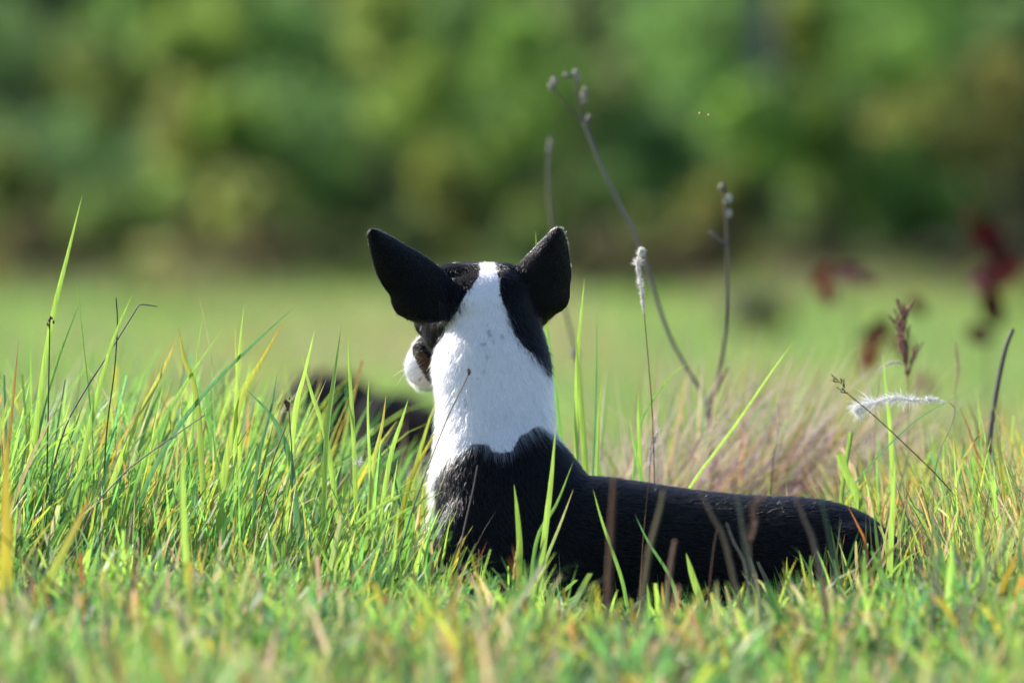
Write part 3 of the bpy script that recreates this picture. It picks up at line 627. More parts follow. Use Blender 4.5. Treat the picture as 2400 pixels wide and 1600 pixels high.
hcol[:, :3] = np.clip(hc_*np.where(hwh[:, None], vary, R.uniform(0.5, 2.2, NH)[:, None]), 0.003, 0.93)
brown = (~hwh) & (R.random(NH) < 0.18); hcol[brown, :3] = np.array([0.007, 0.005, 0.0045])
fringe = hear & (np.abs(nrm@FW) < 0.2); hcol[fringe, :3] = np.array([0.20, 0.13, 0.085])*R.uniform(0.5, 1.3, (fringe.sum(), 1))  # sunlit rim glow of the ears, put into the edge hair colour
fc = bpy.data.hair_curves.new('fur'); fc.add_curves([NP]*NH)
fc.attributes['position'].data.foreach_set('vector', pts.astype(np.float32).ravel())
(fc.attributes.get('radius') or fc.attributes.new('radius', 'FLOAT', 'POINT')).data.foreach_set('value', rad.astype(np.float32).ravel())
fc.attributes.new('pigment', 'FLOAT_COLOR', 'CURVE').data.foreach_set('color', hcol.ravel())
fc.materials.append(M_FUR)
fo = bpy.data.objects.new('fur', fc); COL.objects.link(fo); fo.parent = dog
# whiskers, nose, eyes
mb = MB()
for i, (s_, r_, up_, du, dv, ln_) in enumerate([(262, -46, -28, -38, 12, 1.0), (255, -48, -40, -34, 22, 1.0), (240, -50, -46, -20, 24, 0.8), (262, -40, -62, -14, 22, 0.7), (270, -36, -66, -12, 20, 0.7), (225, -50, -70, -8, 26, .8), (200, -46, -84, -2, 24, .8), (262, 46, -28, 40, 10, 1), (250, 48, -44, 36, 22, 1)]):
    p0 = Hd(s_, r_, up_); p1 = p0+np.array([du*0.6, dv*0.05, -6])*ln_*1.2; p2 = p0+np.array([du, dv, -10])*ln_*1.3
    mb = MB(); mb.add(*tube(D(*spline([p0, p1, p2], 8).T), np.linspace(0.0005, 0.00012, 8), 5), [0.8, 0.78, 0.74]); mb.build('whisker', M_PLUME, dog)
mb = MB(); vv, f = blob((0, 0, 0), (1, 1, 1), n=16, m=10); hn = Hd(320, 0, -12)+vv[:, 0:1]*26*HR+vv[:, 1:2]*14*HF+vv[:, 2:3]*20*HU; mb.add(D(*hn.T), f, [0.012, 0.01, 0.011]); mb.build('nose', M_SKIN, dog)
def eye_material():
    m, n, l = mat_new('eye_gloss'); out = n.new('ShaderNodeOutputMaterial'); pb = n.new('ShaderNodeBsdfPrincipled'); pb.inputs['Base Color'].default_value = (0.03, 0.014, 0.006, 1); pb.inputs['Roughness'].default_value = 0.05; l.new(pb.outputs[0], out.inputs[0]); return m
M_EYE = eye_material()
for sgn in (-1, 1):
    mb = MB(); vv, f = blob((0, 0, 0), (1, 1, 1), n=14, m=9); q = Hd(122, sgn*58, 14)+vv*16; mb.add(D(*q.T), f, [0.03, 0.015, 0.01]); mb.build('eye', M_EYE, dog)

# ------------------------------------------------------------------ single blades, stalks and seed heads
def to_ground(pts):
    """extend a base point straight on down into the soil"""
    p = [np.asarray(q, float) for q in pts]
    g = float(terrain(np.array([p[-1][0]]), np.array([p[-1][1]]))[0])
    if p[-1][2] > g-0.004:
        d = p[-1]-p[-2]; d = d/abs(d[2]) if abs(d[2]) > 1e-3 else np.array([0, 0, -1.0]); d[2] = -abs(d[2])
        d[:2] = np.clip(d[:2], -0.25, 0.25)
        p.append(p[-1]+d/abs(d[2])*(p[-1][2]-g+0.006))
    return p
def path_px(uv, d):
    """uv from tip to base"""
    n = len(uv); return to_ground([P(a, b, d) for a, b in uv])
def ribbon(path, width, cb, ct, yawr=0.0, fold=0.25, blunt=False):
    """folded blade, path base..tip"""
    n = len(path); t = np.linspace(0, 1, n)
    tg = np.gradient(path, axis=0); tg /= np.linalg.norm(tg, axis=1)[:, None]
    look = np.array([math.sin(yawr), -math.cos(yawr), 0]); s = np.cross(tg, look); s /= np.linalg.norm(s, axis=1)[:, None]+1e-9
    b = np.cross(s, tg)
    wv = width*0.5*(0.6+0.75*t-0.35*t**2)*(1-0.1*t if blunt else np.maximum(1-t**2.6, 0.02))
    L_ = path-s*wv[:, None]+b*(wv*fold)[:, None]; R_ = path+s*wv[:, None]+b*(wv*fold)[:, None]
    v = np.stack([L_, path, R_], 1).reshape(-1, 3); f = []
    for i in range(n-1):
        k = i*3; f += [(k, k+1, k+4, k+3), (k+1, k+2, k+5, k+4)]
    tt = (t**2.2)[:, None]; c = np.asarray(cb)*(1-tt)+np.asarray(ct)*tt
    return v, np.array(f), np.repeat(c, 3, 0)
GRP = 'tall grass blades standing out of the grass beside the dog'
GLAB = 'long narrow green grass blade standing clear above the tall grass'
GRP2 = 'green grass blades by the neck of the dog'; GLAB2 = 'upright fresh green grass blade growing close to the white neck of the dog'
GRP3 = 'blades before the flank'; GLAB3 = 'long green grass blade rising in front of the black shoulder of the dog'
GRP4 = 'blades by the rump'; GLAB4 = 'broad green grass blade growing around the black rump of the dog'
L, Mi, B_ = G_LIME, G_MID, G_BLUE
BL = [  # tip..base in px, depth, width px, base colour, tip colour, label, group
    ([(193, 457), (158, 600), (120, 760), (85, 1000), (60, 1250)], 12.05, 17, L, L, 'tallest lone green grass blade, leaning far above all the other grass', None),
    ([(178, 640), (195, 800), (215, 1000), (225, 1250)], 12.1, 6, Mi, L, 'hair thin green blade crossing the tallest lone blade', GRP),
    ([(190, 700), (130, 860), (80, 1050), (50, 1250)], 12.1, 14, L, Mi, 'broad green blade leaning beside the tallest lone blade', GRP),
    ([(310, 690), (265, 800), (215, 980), (175, 1180), (160, 1300)], 11.95, 18, L, L, 'wide lime blade in front of the wiry blackish sedge stem', GRP),
    ([(44, 795), (30, 940), (10, 1150), (0, 1300)], 12.0, 11, [0.25, 0.2, 0.06], G_RED, 'reddish tipped grass blade at the outer edge of the tall grass', None),
    ([(690, 720), (600, 800), (480, 920), (380, 1060), (300, 1250)], 12.0, 13, B_, B_, 'blue green grass blade arching sideways over the tall grass', None),
    ([(668, 748), (610, 850), (568, 930), (530, 1080), (510, 1250)], 12.0, 19, L, [0.45, 0.3, 0.06], 'broad lime grass blade with a scorched orange tip', None),
    ([(572, 715), (560, 830), (552, 980), (550, 1200)], 12.0, 11, L, L, 'straight lime blade pointing up beside the scorched orange tip', GRP),
    ([(551, 762), (554, 860), (560, 1000), (560, 1200)], 12.15, 9, L, G_YEL, 'narrow yellow tipped blade standing close against a straight lime one', GRP),
    ([(466, 694), (485, 780), (498, 880), (510, 1200)], 12.3, 5, Mi, G_PINK, 'very thin blade with a pink tip above the orange edged one', GRP),
    ([(476, 735), (460, 850), (452, 1000), (440, 1250)], 12.1, 7, Mi, L, 'slim green blade crossing the very thin pink tipped one', GRP),
    ([(418, 767), (432, 840), (462, 935), (480, 1200)], 12.0, 17, L, [0.5, 0.36, 0.06], 'wide yellow green grass blade with orange edges near its tip', None),
    ([(416, 790), (380, 870), (310, 1010), (240, 1200)], 11.95, 16, L, G_ORG, 'leaning green grass blade ending in a small brown tip', None),
    ([(523, 770), (440, 890), (360, 1030), (300, 1200)], 12.0, 12, Mi, L, 'mid green blade leaning over between the orange edged and scorched blades', GRP),
    ([(737, 775), (712, 880), (690, 970), (670, 1200)], 12.0, 17, L, L, 'lime blade leaning beside the brown sedge head, its tip in the open', GRP),
    ([(800, 765), (785, 880), (768, 1010), (760, 1200)], 12.0, 20, L, L, 'broadest lime blade in front of the dark boulder', GRP),
    ([(816, 770), (820, 880), (828, 1010), (835, 1200)], 12.0, 13, L, L, 'upright lime blade crossing the broadest one before the dark boulder', GRP),
    ([(707, 832), (730, 920), (765, 1030), (790, 1200)], 12.05, 14, L, L, 'lime blade slanting across another behind the brown sedge head', GRP),
    ([(651, 867), (635, 960), (605, 1080), (590, 1250)], 11.95, 9, B_, B_, 'narrow blue green blade close by the brown sedge head', GRP),
    ([(575, 910), (640, 980), (680, 1080), (700, 1250)], 12.0, 17, B_, B_, 'dark blue green grass blade slanting behind the brown sedge head', None),
    ([(765, 888), (730, 970), (690, 1060), (650, 1250)], 11.95, 8, Mi, G_STRAW, 'straw tipped thin blade low before the dark boulder', GRP),
    ([(865, 885), (862, 960), (866, 1080), (870, 1200)], 12.1, 9, L, L, 'upright green blade between the two dark boulders', GRP),
    ([(905, 925), (895, 1000), (875, 1090), (860, 1250)], 12.0, 12, L, G_ORG, 'blade with a tiny orange tip before the smaller dark boulder', GRP),
    ([(957, 935), (940, 990), (915, 1070), (890, 1220)], 12.0, 13, L, L, 'short bright blade directly under the muzzle of the dog', GRP),
    ([(1025, 1005), (1000, 1050), (965, 1120), (930, 1250)], 12.02, 13, [0.3, 0.3, 0.05], G_YEL, 'yellowing grass blade leaning against the white breast', None),
    ([(1370, 652), (1360, 760), (1352, 880), (1350, 1150)], 12.3, 13, L, L, 'tallest blade of the clump by the upright ear and neck', GRP2),
    ([(1349, 770), (1356, 880), (1366, 1000), (1376, 1150)], 12.28, 17, L, L, 'broad lime blade crossing the tallest blade of the clump by the neck', GRP2),
    ([(1402, 688), (1380, 720), (1352, 768)], 12.28, 6, G_RED, G_ORG, None, None),
    ([(1399, 735), (1398, 850), (1394, 1000), (1388, 1150)], 12.3, 7, B_, Mi, 'wiry dark green blade of the clump by the neck', GRP2),
    ([(1415, 868), (1408, 930), (1402, 1010), (1398, 1150)], 12.3, 9, L, L, 'short lime blade next to the wiry dark green one by the neck', GRP2),
    ([(1255, 542), (1262, 640), (1284, 790), (1304, 940), (1325, 1120)], 12.32, 11, Mi, L, 'single slim grass blade rising behind the upright ear', None),
    ([(1622, 845), (1580, 875), (1535, 930), (1500, 1000), (1480, 1150)], 12.3, 7, Mi, L, 'thin green blade curving away over the back of the dog', None),
    ([(1860, 800), (1810, 868), (1720, 1000), (1620, 1135), (1600, 1200)], 12.3, 9, L, L, 'very long straight lime blade slanting over the back of the dog', None),
    ([(1497, 912), (1496, 980), (1500, 1060), (1505, 1200)], 12.28, 12, L, L, 'straight lime blade beside the pale bent spike on the back', GRP2),
    ([(1475, 975), (1485, 1040), (1500, 1110), (1510, 1200)], 12.27, 9, Mi, L, 'short slim green blade leaning by the pale bent spike', GRP2),
    ([(1303, 995), (1292, 1120), (1278, 1240), (1262, 1380)], 11.72, 17, L, L, 'longest broad blade standing before the shoulder of the dog', GRP3),
    ([(1205, 1135), (1212, 1200), (1218, 1290), (1214, 1400)], 11.72, 17, [0.16, 0.28, 0.05], L, 'stout short blade rising before the middle of the shoulder', GRP3),
    ([(1344, 1080), (1305, 1180), (1260, 1260), (1240, 1400)], 11.74, 11, Mi, L, 'slim blade crossing the longest broad one before the shoulder', GRP3),
    ([(1344, 1145), (1312, 1230), (1268, 1340), (1250, 1420)], 11.72, 10, Mi, G_STRAW, 'straw tipped slim blade leaning before the shoulder', GRP3),
    ([(1390, 1146), (1412, 1225), (1455, 1350), (1470, 1420)], 11.72, 10, Mi, L, 'lone slim blade slanting backward before the flank', GRP3),
    ([(1488, 1205), (1520, 1270), (1570, 1350), (1590, 1420)], 11.7, 9, Mi, B_, 'slim blue green tipped blade before the flank by the straight red stem', GRP3),
    ([(1608, 1295), (1622, 1345), (1645, 1420)], 11.6, 19, L, L, 'wide lime blade sprouting before the belly of the dog', GRP3),
    ([(1040, 1150), (980, 1180), (900, 1225), (830, 1270), (780, 1350)], 11.8, 10, Mi, L, 'green grass blade lying slantwise toward the breast of the dog', None),
    ([(1000, 1140), (930, 1165), (850, 1215), (790, 1300)], 11.82, 12, L, L, 'lime grass blade slanting low beside the breast', None),
    ([(2068, 828), (2079, 930), (2088, 1030), (2092, 1150)], 12.3, 14, L, L, 'tall green blade crossing behind the drooping white plume', None),
    ([(1967, 1064), (1985, 1110), (2012, 1170), (2030, 1250)], 12.22, 19, L, L, 'blunt cut green grass blade behind the rump', None),
    ([(1996, 1012), (1984, 1080), (1973, 1160), (1968, 1250)], 12.24, 12, L, L, 'narrow blade crossing the blunt cut one behind the rump', GRP4),
    ([(2037, 1118), (2012, 1145), (1985, 1180), (1960, 1240)], 12.24, 14, L, G_YEL, 'short yellow tipped blade leaning behind the rump', GRP4),
    ([(2098, 1083), (2091, 1190), (2083, 1330), (2080, 1420)], 11.75, 22, L, L, 'broadest upright blade standing before the end of the rump', GRP4),
    ([(2047, 1188), (2054, 1260), (2064, 1340), (2070, 1420)], 11.75, 13, L, L, 'slim blade before the rump next to the broadest upright one', GRP4),
    ([(2126, 1170), (2116, 1220), (2105, 1300), (2100, 1420)], 11.9, 14, L, L, 'medium blade rising just past the end of the rump', GRP4),
    ([(2331, 1200), (2315, 1260), (2290, 1320), (2270, 1420)], 11.9, 15, L, L, 'broad blade in rough grass below the bare brown stick', GRP4),
    ([(2400, 1200), (2360, 1250), (2320, 1320), (2260, 1430)], 11.7, 16, L, L, 'long slanting blade in front of the rough grass below the bare stick', GRP4),
    ([(2267, 917), (2157, 978), (2068, 1058), (1990, 1150), (1960, 1200)], 12.25, 5, B_, B_, 'thin dark green stem crossing under the drooping white plume', None),
    ([(2327, 978), (2273, 1049), (2242, 1120), (2225, 1250)], 12.2, 10, L, [0.40, 0.17, 0.1], 'slanting blade with a dry salmon tip near the bare brown stick', None),
    ([(1987, 1185), (2010, 1230), (2030, 1280), (2040, 1400)], 11.7, 7, [0.3, 0.12, 0.05], [0.5, 0.2, 0.06], 'orange dead blade leaning on the rump', None),
    ([(2130, 1255), (2080, 1300), (2020, 1370), (1990, 1450)], 11.2, 14, L, G_ORG, 'blurred green blade with an orange tip before the rump', None),
    ([(12, 1000), (14, 1150), (14, 1300), (10, 1450)], 10.9, 32, [0.4, 0.36, 0.05], [0.35, 0.25, 0.08], 'wide blurred yellow blade at the very edge of the tall grass', None),
    ([(215, 1150), (180, 1230), (120, 1350), (60, 1480)], 11.0, 22, L, [0.42, 0.16, 0.07], 'blurred blade with a salmon red tip in front of the tall grass', None),
    ([(430, 1040), (428, 1150), (435, 1290), (440, 1450)], 11.2, 20, L, L, 'pale blurred green blade upright in front of the tall grass', None),
    ([(780, 1225), (740, 1310), (690, 1420), (670, 1480)], 11.2, 18, L, G_YEL, 'blurred yellow green blade in front of the dark boulder', None),
    ([(1100, 1390), (1030, 1440), (980, 1500), (960, 1600)], 10.9, 12, [0.4, 0.3, 0.05], G_ORG, 'blurred golden blade lying in the turf below the dog', None),
]
def tip_part():
    pass
for i, (uv, d, wpx, cb, ct, lab, grp) in enumerate(BL):
    if lab is None: continue
    pts = path_px(uv, d); pth = spline(pts[::-1], 16)
    o = MB(); o.add(*ribbon(pth, wpx*0.0006*1.12, cb, ct, 0.0 if i == 0 else R.normal(0, 0.3), 0.3, 'blunt' in lab)); base = pth[0]
    ob = o.build('grass_shoot', M_GRASS)
    # move the origin to the base
    me = ob.data; a_ = np.empty(len(me.vertices)*3, np.float32); me.vertices.foreach_get('co', a_); a_ = a_.reshape(-1, 3)-base; me.vertices.foreach_set('co', a_.astype(np.float32).ravel()); ob.location = base.tolist(); me.update()
    tag(ob, lab, 'grass', grp)
# ---- stems with heads
def thing_at(name, label, cat, pts, group=None):
    b = pts[-1]; return tag(empty(name, b), label, cat, group)
def stem_part(root, pts, r0, r1, c0, c1=None, n=18, name='stem', mat=None):
    p = spline(np.array(pts)[::-1], n); c1 = c0 if c1 is None else c1
    v, f = tube(p, np.linspace(r0, r1, n), 6); c = np.repeat(np.linspace(0, 1, n)[:, None]*(np.array(c1)-np.array(c0))+np.array(c0), 6, 0)
    mb = MB(); mb.add(v, f, c); return mb.build(name, mat or M_DRY, root), p
def plume_part(root, path, rad, n, hl, col, name='plume', lean=0.55, wid=0.00022, core=0.0011):
    """fluffy spike along path (bottom..top)"""
    p = spline(path, 40); t, s, b = frame(p); mb = MB()
    i = R.integers(0, 40, n); ph = R.uniform(0, 2*np.pi, n)
    pr = np.sin(np.pi*np.clip((i+2)/43, 0, 1))**0.8*(0.15+1.5*vnoise(np.stack([i*0.3, 0*i, 0*i+n], -1)*1.0, 1.0))
    rd = np.cos(ph)[:, None]*s[i]+np.sin(ph)[:, None]*b[i]
    p0 = p[i]+rd*core*0.6; dr = rd*R.uniform(0.5, 1.1, (n, 1))+t[i]*lean*R.uniform(0.3, 1.6, (n, 1))+R.normal(0, 0.5, (n, 3)); dr /= np.linalg.norm(dr, axis=1)[:, None]
    ll = hl*R.uniform(0.45, 1.2, n)*pr; p1 = p0+dr*(ll*0.55)[:, None]; p2 = p0+dr*ll[:, None]+np.array([0, 0, -0.08])*ll[:, None]
    sd = np.cross(dr, R.normal(0, 1, (n, 3))); sd /= np.linalg.norm(sd, axis=1)[:, None]; W = wid*R.uniform(0.7, 1.4, (n, 1))
    v = np.stack([p0-sd*W, p0+sd*W, p1+sd*W*0.8, p1-sd*W*0.8, p2], 1).reshape(-1, 3); k = np.arange(n)*5
    c = np.repeat(np.asarray(col)[None]*R.uniform(0.85, 1.12, (n, 1)), 5, 0)
    mb.add(v, np.stack([k, k+1, k+2, k+3], -1), c); m2 = np.stack([k+3, k+2, k+4], -1); mb.t.append(m2)
    vv, f = tube(p, core*0.38*np.sin(np.pi*np.linspace(0.05, 0.97, 40))**0.4, 6); mb.add(vv, f, np.asarray(col)*0.85)
    return mb.build(name, M_PLUME, root, smooth=False)
def plume_thing(label, stem_uv, head_uv, d, hl, n, col, sc, wid=0.00022, core=0.0011, lean=0.55, group=None):
    pts = path_px(stem_uv, d); r = thing_at('plume_grass', label, 'grass plume', pts, group)
    stem_part(r, pts, 0.0009, 0.0006, sc); plume_part(r, np.array([P(a, b, d) for a, b in head_uv]), 0, n, hl, col, wid=wid, core=core, lean=lean)
WH = [0.82, 0.79, 0.76]; CR = [0.62, 0.54, 0.46]
plume_thing('upright fluffy white grass plume on a thin red stem behind the dog', [(1507, 690), (1512, 760), (1520, 850), (1530, 990), (1535, 1180)], [(1510, 735), (1507, 712), (1504, 690), (1499, 650), (1495, 620), (1500, 595), (1506, 582)], 12.3, 0.010, 1500, WH, [0.22, 0.09, 0.07], core=0.003, lean=1.0, wid=0.0003)
plume_thing('large silky white grass plume drooping level above rough grass', [(2225, 942), (2238, 960), (2228, 1000), (2205, 1050), (2190, 1120), (2185, 1250)], [(2218, 944), (2185, 936), (2140, 938), (2095, 932), (2050, 944), (2022, 950), (2006, 964)], 12.25, 0.027, 1500, [0.85, 0.83, 0.84], G_STRAW, core=0.0026, lean=0.9, wid=0.00026)
plume_thing('small curled cream plume nodding before the rusty seed head', [(2062, 880), (2058, 920), (2050, 1000), (2048, 1200)], [(2062, 878), (2068, 862), (2085, 852), (2105, 850), (2115, 856)], 12.6, 0.006, 260, [0.75, 0.68, 0.6], G_STRAW, core=0.0035)
plume_thing('slim pale cream grass spike standing behind the back of the dog', [(1820, 1040), (1812, 1080), (1805, 1180)], [(1818, 1050), (1822, 1020), (1826, 990), (1824, 960), (1823, 942)], 12.55, 0.005, 340, CR, [0.2, 0.1, 0.08], core=0.0026)
plume_thing('pale bent spike hugging the back of the dog near the neck', [(1530, 1020), (1524, 1060), (1520, 1180)], [(1522, 1092), (1528, 1060), (1536, 1025), (1545, 1002)], 12.3, 0.006, 420, [0.7, 0.64, 0.62], [0.35, 0.28, 0.24], core=0.003)
plume_thing('beige narrow grass spike beside the bare brown stick', [(2240, 900), (2238, 1000), (2230, 1200)], [(2238, 905), (2246, 870), (2242, 830), (2240, 795)], 12.9, 0.008, 300, [0.5, 0.38, 0.26], [0.35, 0.28, 0.2], core=0.003)
plume_thing('tiny fluff of white seed down caught low in the tall grass', [(826, 1088), (822, 1110), (815, 1250)], [(826, 1090), (840, 1082), (850, 1085)], 11.95, 0.011, 110, WH, G_STRAW, core=0.0008)
# rusty feathery seed head
def panicle(label, stem_uv, head_uv, d, nb, bl, col, sc, spread=0.5, group=None, name='seed_grass', bead=0.0013):
    pts = path_px(stem_uv, d); r = thing_at(name, label, 'seed head', pts, group); stem_part(r, pts, 0.0011, 0.0007, sc)
    p = spline(np.array([P(a, b, d) for a, b in head_uv]), nb); t, s, b = frame(p); mb = MB()
    for k in range(nb):
        ph = R.uniform(0, 6.28); rd = math.cos(ph)*s[k]+math.sin(ph)*b[k]; dr = t[k]+rd*spread*R.uniform(0.4, 1.3); dr /= np.linalg.norm(dr)
        l_ = bl*(1-0.5*k/nb)*R.uniform(0.7, 1.2); q = spline([p[k], p[k]+dr*l_*0.5+rd*0.002, p[k]+dr*l_], 5); mb.add(*tube(q, 0.0005, 4), sc)
        for x in np.linspace(0.2, 1, 6):
            c0 = p[k]+dr*l_*x+R.normal(0, 0.0008, 3); vv, f = blob((0, 0, 0), (1, 1, 1), n=6, m=4); A = np.stack([s[k], b[k], dr])
            mb.add(vv*np.array([bead, bead, bead*2.6])@A+c0, f, np.array(col)*R.uniform(0.7, 1.35))
    mb.build('seed_head', M_PLUME, r)
panicle('rusty red feathery seed head standing above the drooping white plume', [(2125, 860), (2130, 950), (2128, 1050), (2130, 1250)], [(2125, 890), (2122, 840), (2116, 790), (2115, 740)], 12.9, 40, 0.046, [0.47, 0.26, 0.23], [0.4, 0.26, 0.18], 0.46, bead=0.0017)
panicle('dark dried seed stalk crossing the drooping plume at an angle', [(1990, 925), (2050, 975), (2120, 1040), (2202, 1120), (2260, 1190), (2310, 1260)], [(1990, 925), (1975, 905), (1960, 885)], 12.2, 9, 0.014, [0.18, 0.12, 0.09], [0.12, 0.07, 0.06], 0.9, bead=0.0006)
panicle('pinkish branching seed spike blurred in front of the flank of the dog', [(1755, 1230), (1758, 1290), (1765, 1400)], [(1757, 1290), (1762, 1240), (1770, 1200), (1785, 1165)], 10.9, 9, 0.03, [0.36, 0.22, 0.17], [0.3, 0.2, 0.14], 0.55)
# sedges with a brown head
def sedge(label, uv, d, c0, c1, head=True, hs=1.0, group=None):
    pts = path_px(uv, d); r = thing_at('sedge', label, 'sedge', pts, group); st, p = stem_part(r, pts, 0.0013, 0.0008, c0, c1)
    if head:
        mb = MB(); q = P(*uv[0], d)
        for k in range(int(11*hs)):
            o = R.normal(0, 0.0022 if hs >= 1 else 0.0011, 3)*np.array([1, 1, 1.7]); vv, f = blob(q+o, np.array([0.0013, 0.0013, 0.0026])*R.uniform(0.8, 1.3), n=6, m=5); mb.add(vv, f, np.array([0.20, 0.11, 0.06])*R.uniform(0.6, 1.4))
        mb.build('seed_head', M_DRY, r)
sedge('thin dark sedge stem with one brown knob by the tallest blade', [(117, 752), (115, 850), (113, 960), (108, 1200)], 12.0, [0.09, 0.17, 0.05], [0.05, 0.06, 0.03])
sedge('blackish wiry sedge stem without a head in the tall grass', [(272, 698), (275, 760), (268, 870), (250, 1010), (240, 1200)], 12.0, [0.10, 0.16, 0.05], [0.05, 0.035, 0.03], False)
sedge('brown clustered sedge head in front of the dark boulder', [(676, 948), (680, 1000), (684, 1080), (684, 1250)], 11.95, [0.25, 0.22, 0.2], [0.24, 0.17, 0.14], True, 2.2)
sedge('slender stem with a rusty tip crossing the white neck of the dog', [(1100, 872), (1085, 905), (1062, 950), (1040, 1000), (1020, 1050), (990, 1130), (950, 1250)], 11.78, [0.22, 0.27, 0.2], [0.3, 0.15, 0.08], True, 0.7)
sedge('mauve grey dry blade standing against the black shoulder', [(1119, 1090), (1108, 1150), (1094, 1210), (1078, 1290), (1070, 1400)], 11.75, [0.30, 0.24, 0.21], [0.24, 0.16, 0.17], False)
sedge('grey bent dry stem leaning through the tall grass', [(368, 718), (330, 714), (316, 730), (260, 820), (190, 930), (150, 1010), (110, 1150)], 12.0, [0.13, 0.09, 0.08], [0.20, 0.19, 0.22], False)
sedge('mauve dry stalk lying slantwise across the tall grass', [(480, 972), (410, 1020), (345, 1065), (280, 1120), (200, 1230)], 11.85, [0.32, 0.25, 0.25], [0.34, 0.26, 0.27], False)
sedge('rusty red wiry stem leaning in front of the dark boulder', [(670, 1000), (650, 1050), (635, 1095), (610, 1200)], 11.9, [0.3, 0.13, 0.05], [0.28, 0.11, 0.05], False)
for k, (lab, uv, d, r_, c_) in enumerate([
    ('thick blurred reddish brown stem in front of the flank of the dog', [(1440, 1110), (1432, 1250), (1425, 1400), (1418, 1560)], 10.6, 0.0062, [0.22, 0.11, 0.07]),
    ('blurred tan stem crossing the back beside the reddish stem', [(1555, 1150), (1545, 1200), (1520, 1300), (1500, 1450)], 10.7, 0.0042, [0.30, 0.24, 0.13]),
    ('blurred brown stem leaning the other way over the back', [(1640, 1150), (1670, 1210), (1700, 1270), (1740, 1450)], 10.8, 0.0038, [0.28, 0.2, 0.14]),
    ('blurred grey green stem before the middle of the back', [(1720, 1130), (1735, 1200), (1750, 1290), (1790, 1450)], 10.7, 0.0036, [0.17, 0.18, 0.14]),
    ('blurred mauve stem before the hind end of the back', [(1865, 1165), (1885, 1215), (1910, 1280), (1940, 1450)], 10.8, 0.0042, [0.26, 0.18, 0.16]),
    ('blurred blue green stem before the haunch', [(1925, 1170), (1945, 1260), (1955, 1330), (1960, 1470)], 10.8, 0.0036, [0.10, 0.17, 0.10]),
    ('short blurred pinkish stub before the belly', [(1582, 1265), (1572, 1330), (1560, 1450)], 10.9, 0.0052, [0.34, 0.2, 0.14]),
    ('reddish stem arching low across the turf in front', [(-20, 1235), (60, 1310), (140, 1385), (175, 1420), (220, 1520)], 10.7, 0.0032, [0.26, 0.11, 0.07]),
    ('long pale straw stem leaning low in front of the rough grass', [(2380, 1215), (2330, 1320), (2270, 1440), (2215, 1600)], 10.6, 0.0036, [0.42, 0.36, 0.25]),
    ('pinkish straw stem upright in front of the rough grass', [(2200, 1210), (2196, 1330), (2185, 1450), (2180, 1560)], 10.7, 0.0036, [0.40, 0.28, 0.24]),
    ('thin straight red stem upright before the flank', [(1520, 1130), (1512, 1210), (1505, 1300), (1498, 1420)], 11.72, 0.0009, [0.34, 0.16, 0.08]),
    ('brown spear of dead grass before the belly', [(1683, 1230), (1672, 1290), (1660, 1400)], 11.4, 0.0015, [0.2, 0.1, 0.07]),
    ('pale bent dead stem before the haunch', [(1703, 1225), (1720, 1270), (1745, 1320), (1760, 1420)], 11.3, 0.0022, [0.36, 0.3, 0.26])]):
    pts = path_px(uv, d); p = spline(np.array(pts)[::-1], 18); n_ = 18
    v, f = tube(p-pts[-1], np.linspace(r_*0.85, r_*0.35, n_), 7); c = np.array(c_)*(0.85+0.3*R.random((n_*7, 1)))
    mb = MB(); mb.add(v, f, c); ob = mb.build('dry_stem', M_DRY); ob.location = [float(x) for x in pts[-1]]; tag(ob, lab, 'stem')
# ---- dry weed stalks standing on the edge of the bank
ST_C = [0.25, 0.215, 0.20]
def branch(root, uv, d, r0, r1, c, name='branch'):
    p = spline(np.array([P(a, b, d) for a, b in uv]), 10); mb = MB(); mb.add(*tube(p, np.linspace(r0, r1, 10), 7), c); return mb.build(name, M_DRY, root)
def pod(root, u, v, d, r, c=(0.42, 0.36, 0.33)):
    mb = MB(); r *= 0.78; vv, f = blob(P(u, v, d), (r, r, r*1.3), n=8, m=6, jit=0.2); mb.add(vv, f, c); mb.build('seed_pod', M_DRY, root)
uv = [(1368, 285), (1400, 365), (1448, 470), (1500, 575), (1535, 690), (1575, 800), (1620, 880), (1650, 930), (1672, 1050), (1680, 1150)]
pts = path_px(uv, 13.35); r = thing_at('weed_stalk', 'tall dead grey weed stalk, leaning, with a forked top of seed pods', 'weed', pts)
stem_part(r, pts, 0.0036, 0.0027, ST_C, n=30)
branch(r, [(1368, 285), (1340, 262), (1310, 225), (1288, 195)], 13.35, 0.0022, 0.0014, [0.2, 0.15, 0.12]); branch(r, [(1368, 285), (1356, 240), (1352, 200), (1350, 175)], 13.35, 0.0022, 0.0014, [0.2, 0.15, 0.12])
branch(r, [(1366, 290), (1378, 280), (1383, 270)], 13.35, 0.0045, 0.0035, ST_C); branch(r, [(1352, 185), (1340, 178), (1325, 177)], 13.35, 0.0018, 0.0018, [0.25, 0.2, 0.18])
for u, v, s in [(1300, 190, .0065), (1292, 204, .006), (1325, 177, .0045), (1350, 172, .0055), (1354, 185, .005), (1370, 212, .005), (1368, 226, .005), (1369, 238, .0048)]: pod(r, u, v, 13.35, s)
uv = [(1290, 320), (1284, 400), (1287, 470), (1294, 530), (1305, 640), (1330, 750), (1352, 850), (1362, 1000), (1365, 1180)]
pts = path_px(uv, 13.9); r = thing_at('weed_stalk', 'upright dead weed stalk passing behind the upright ear', 'weed', pts)
stem_part(r, pts, 0.003, 0.0018, [0.27, 0.22, 0.19], n=26); pod(r, 1290, 335, 13.9, 0.005); pod(r, 1286, 352, 13.9, 0.005); pod(r, 1350, 830, 13.9, 0.009, (0.2, 0.19, 0.26))
uv = [(1694, 435), (1702, 500), (1705, 600), (1704, 690), (1698, 800), (1678, 900), (1668, 960), (1668, 1150)]
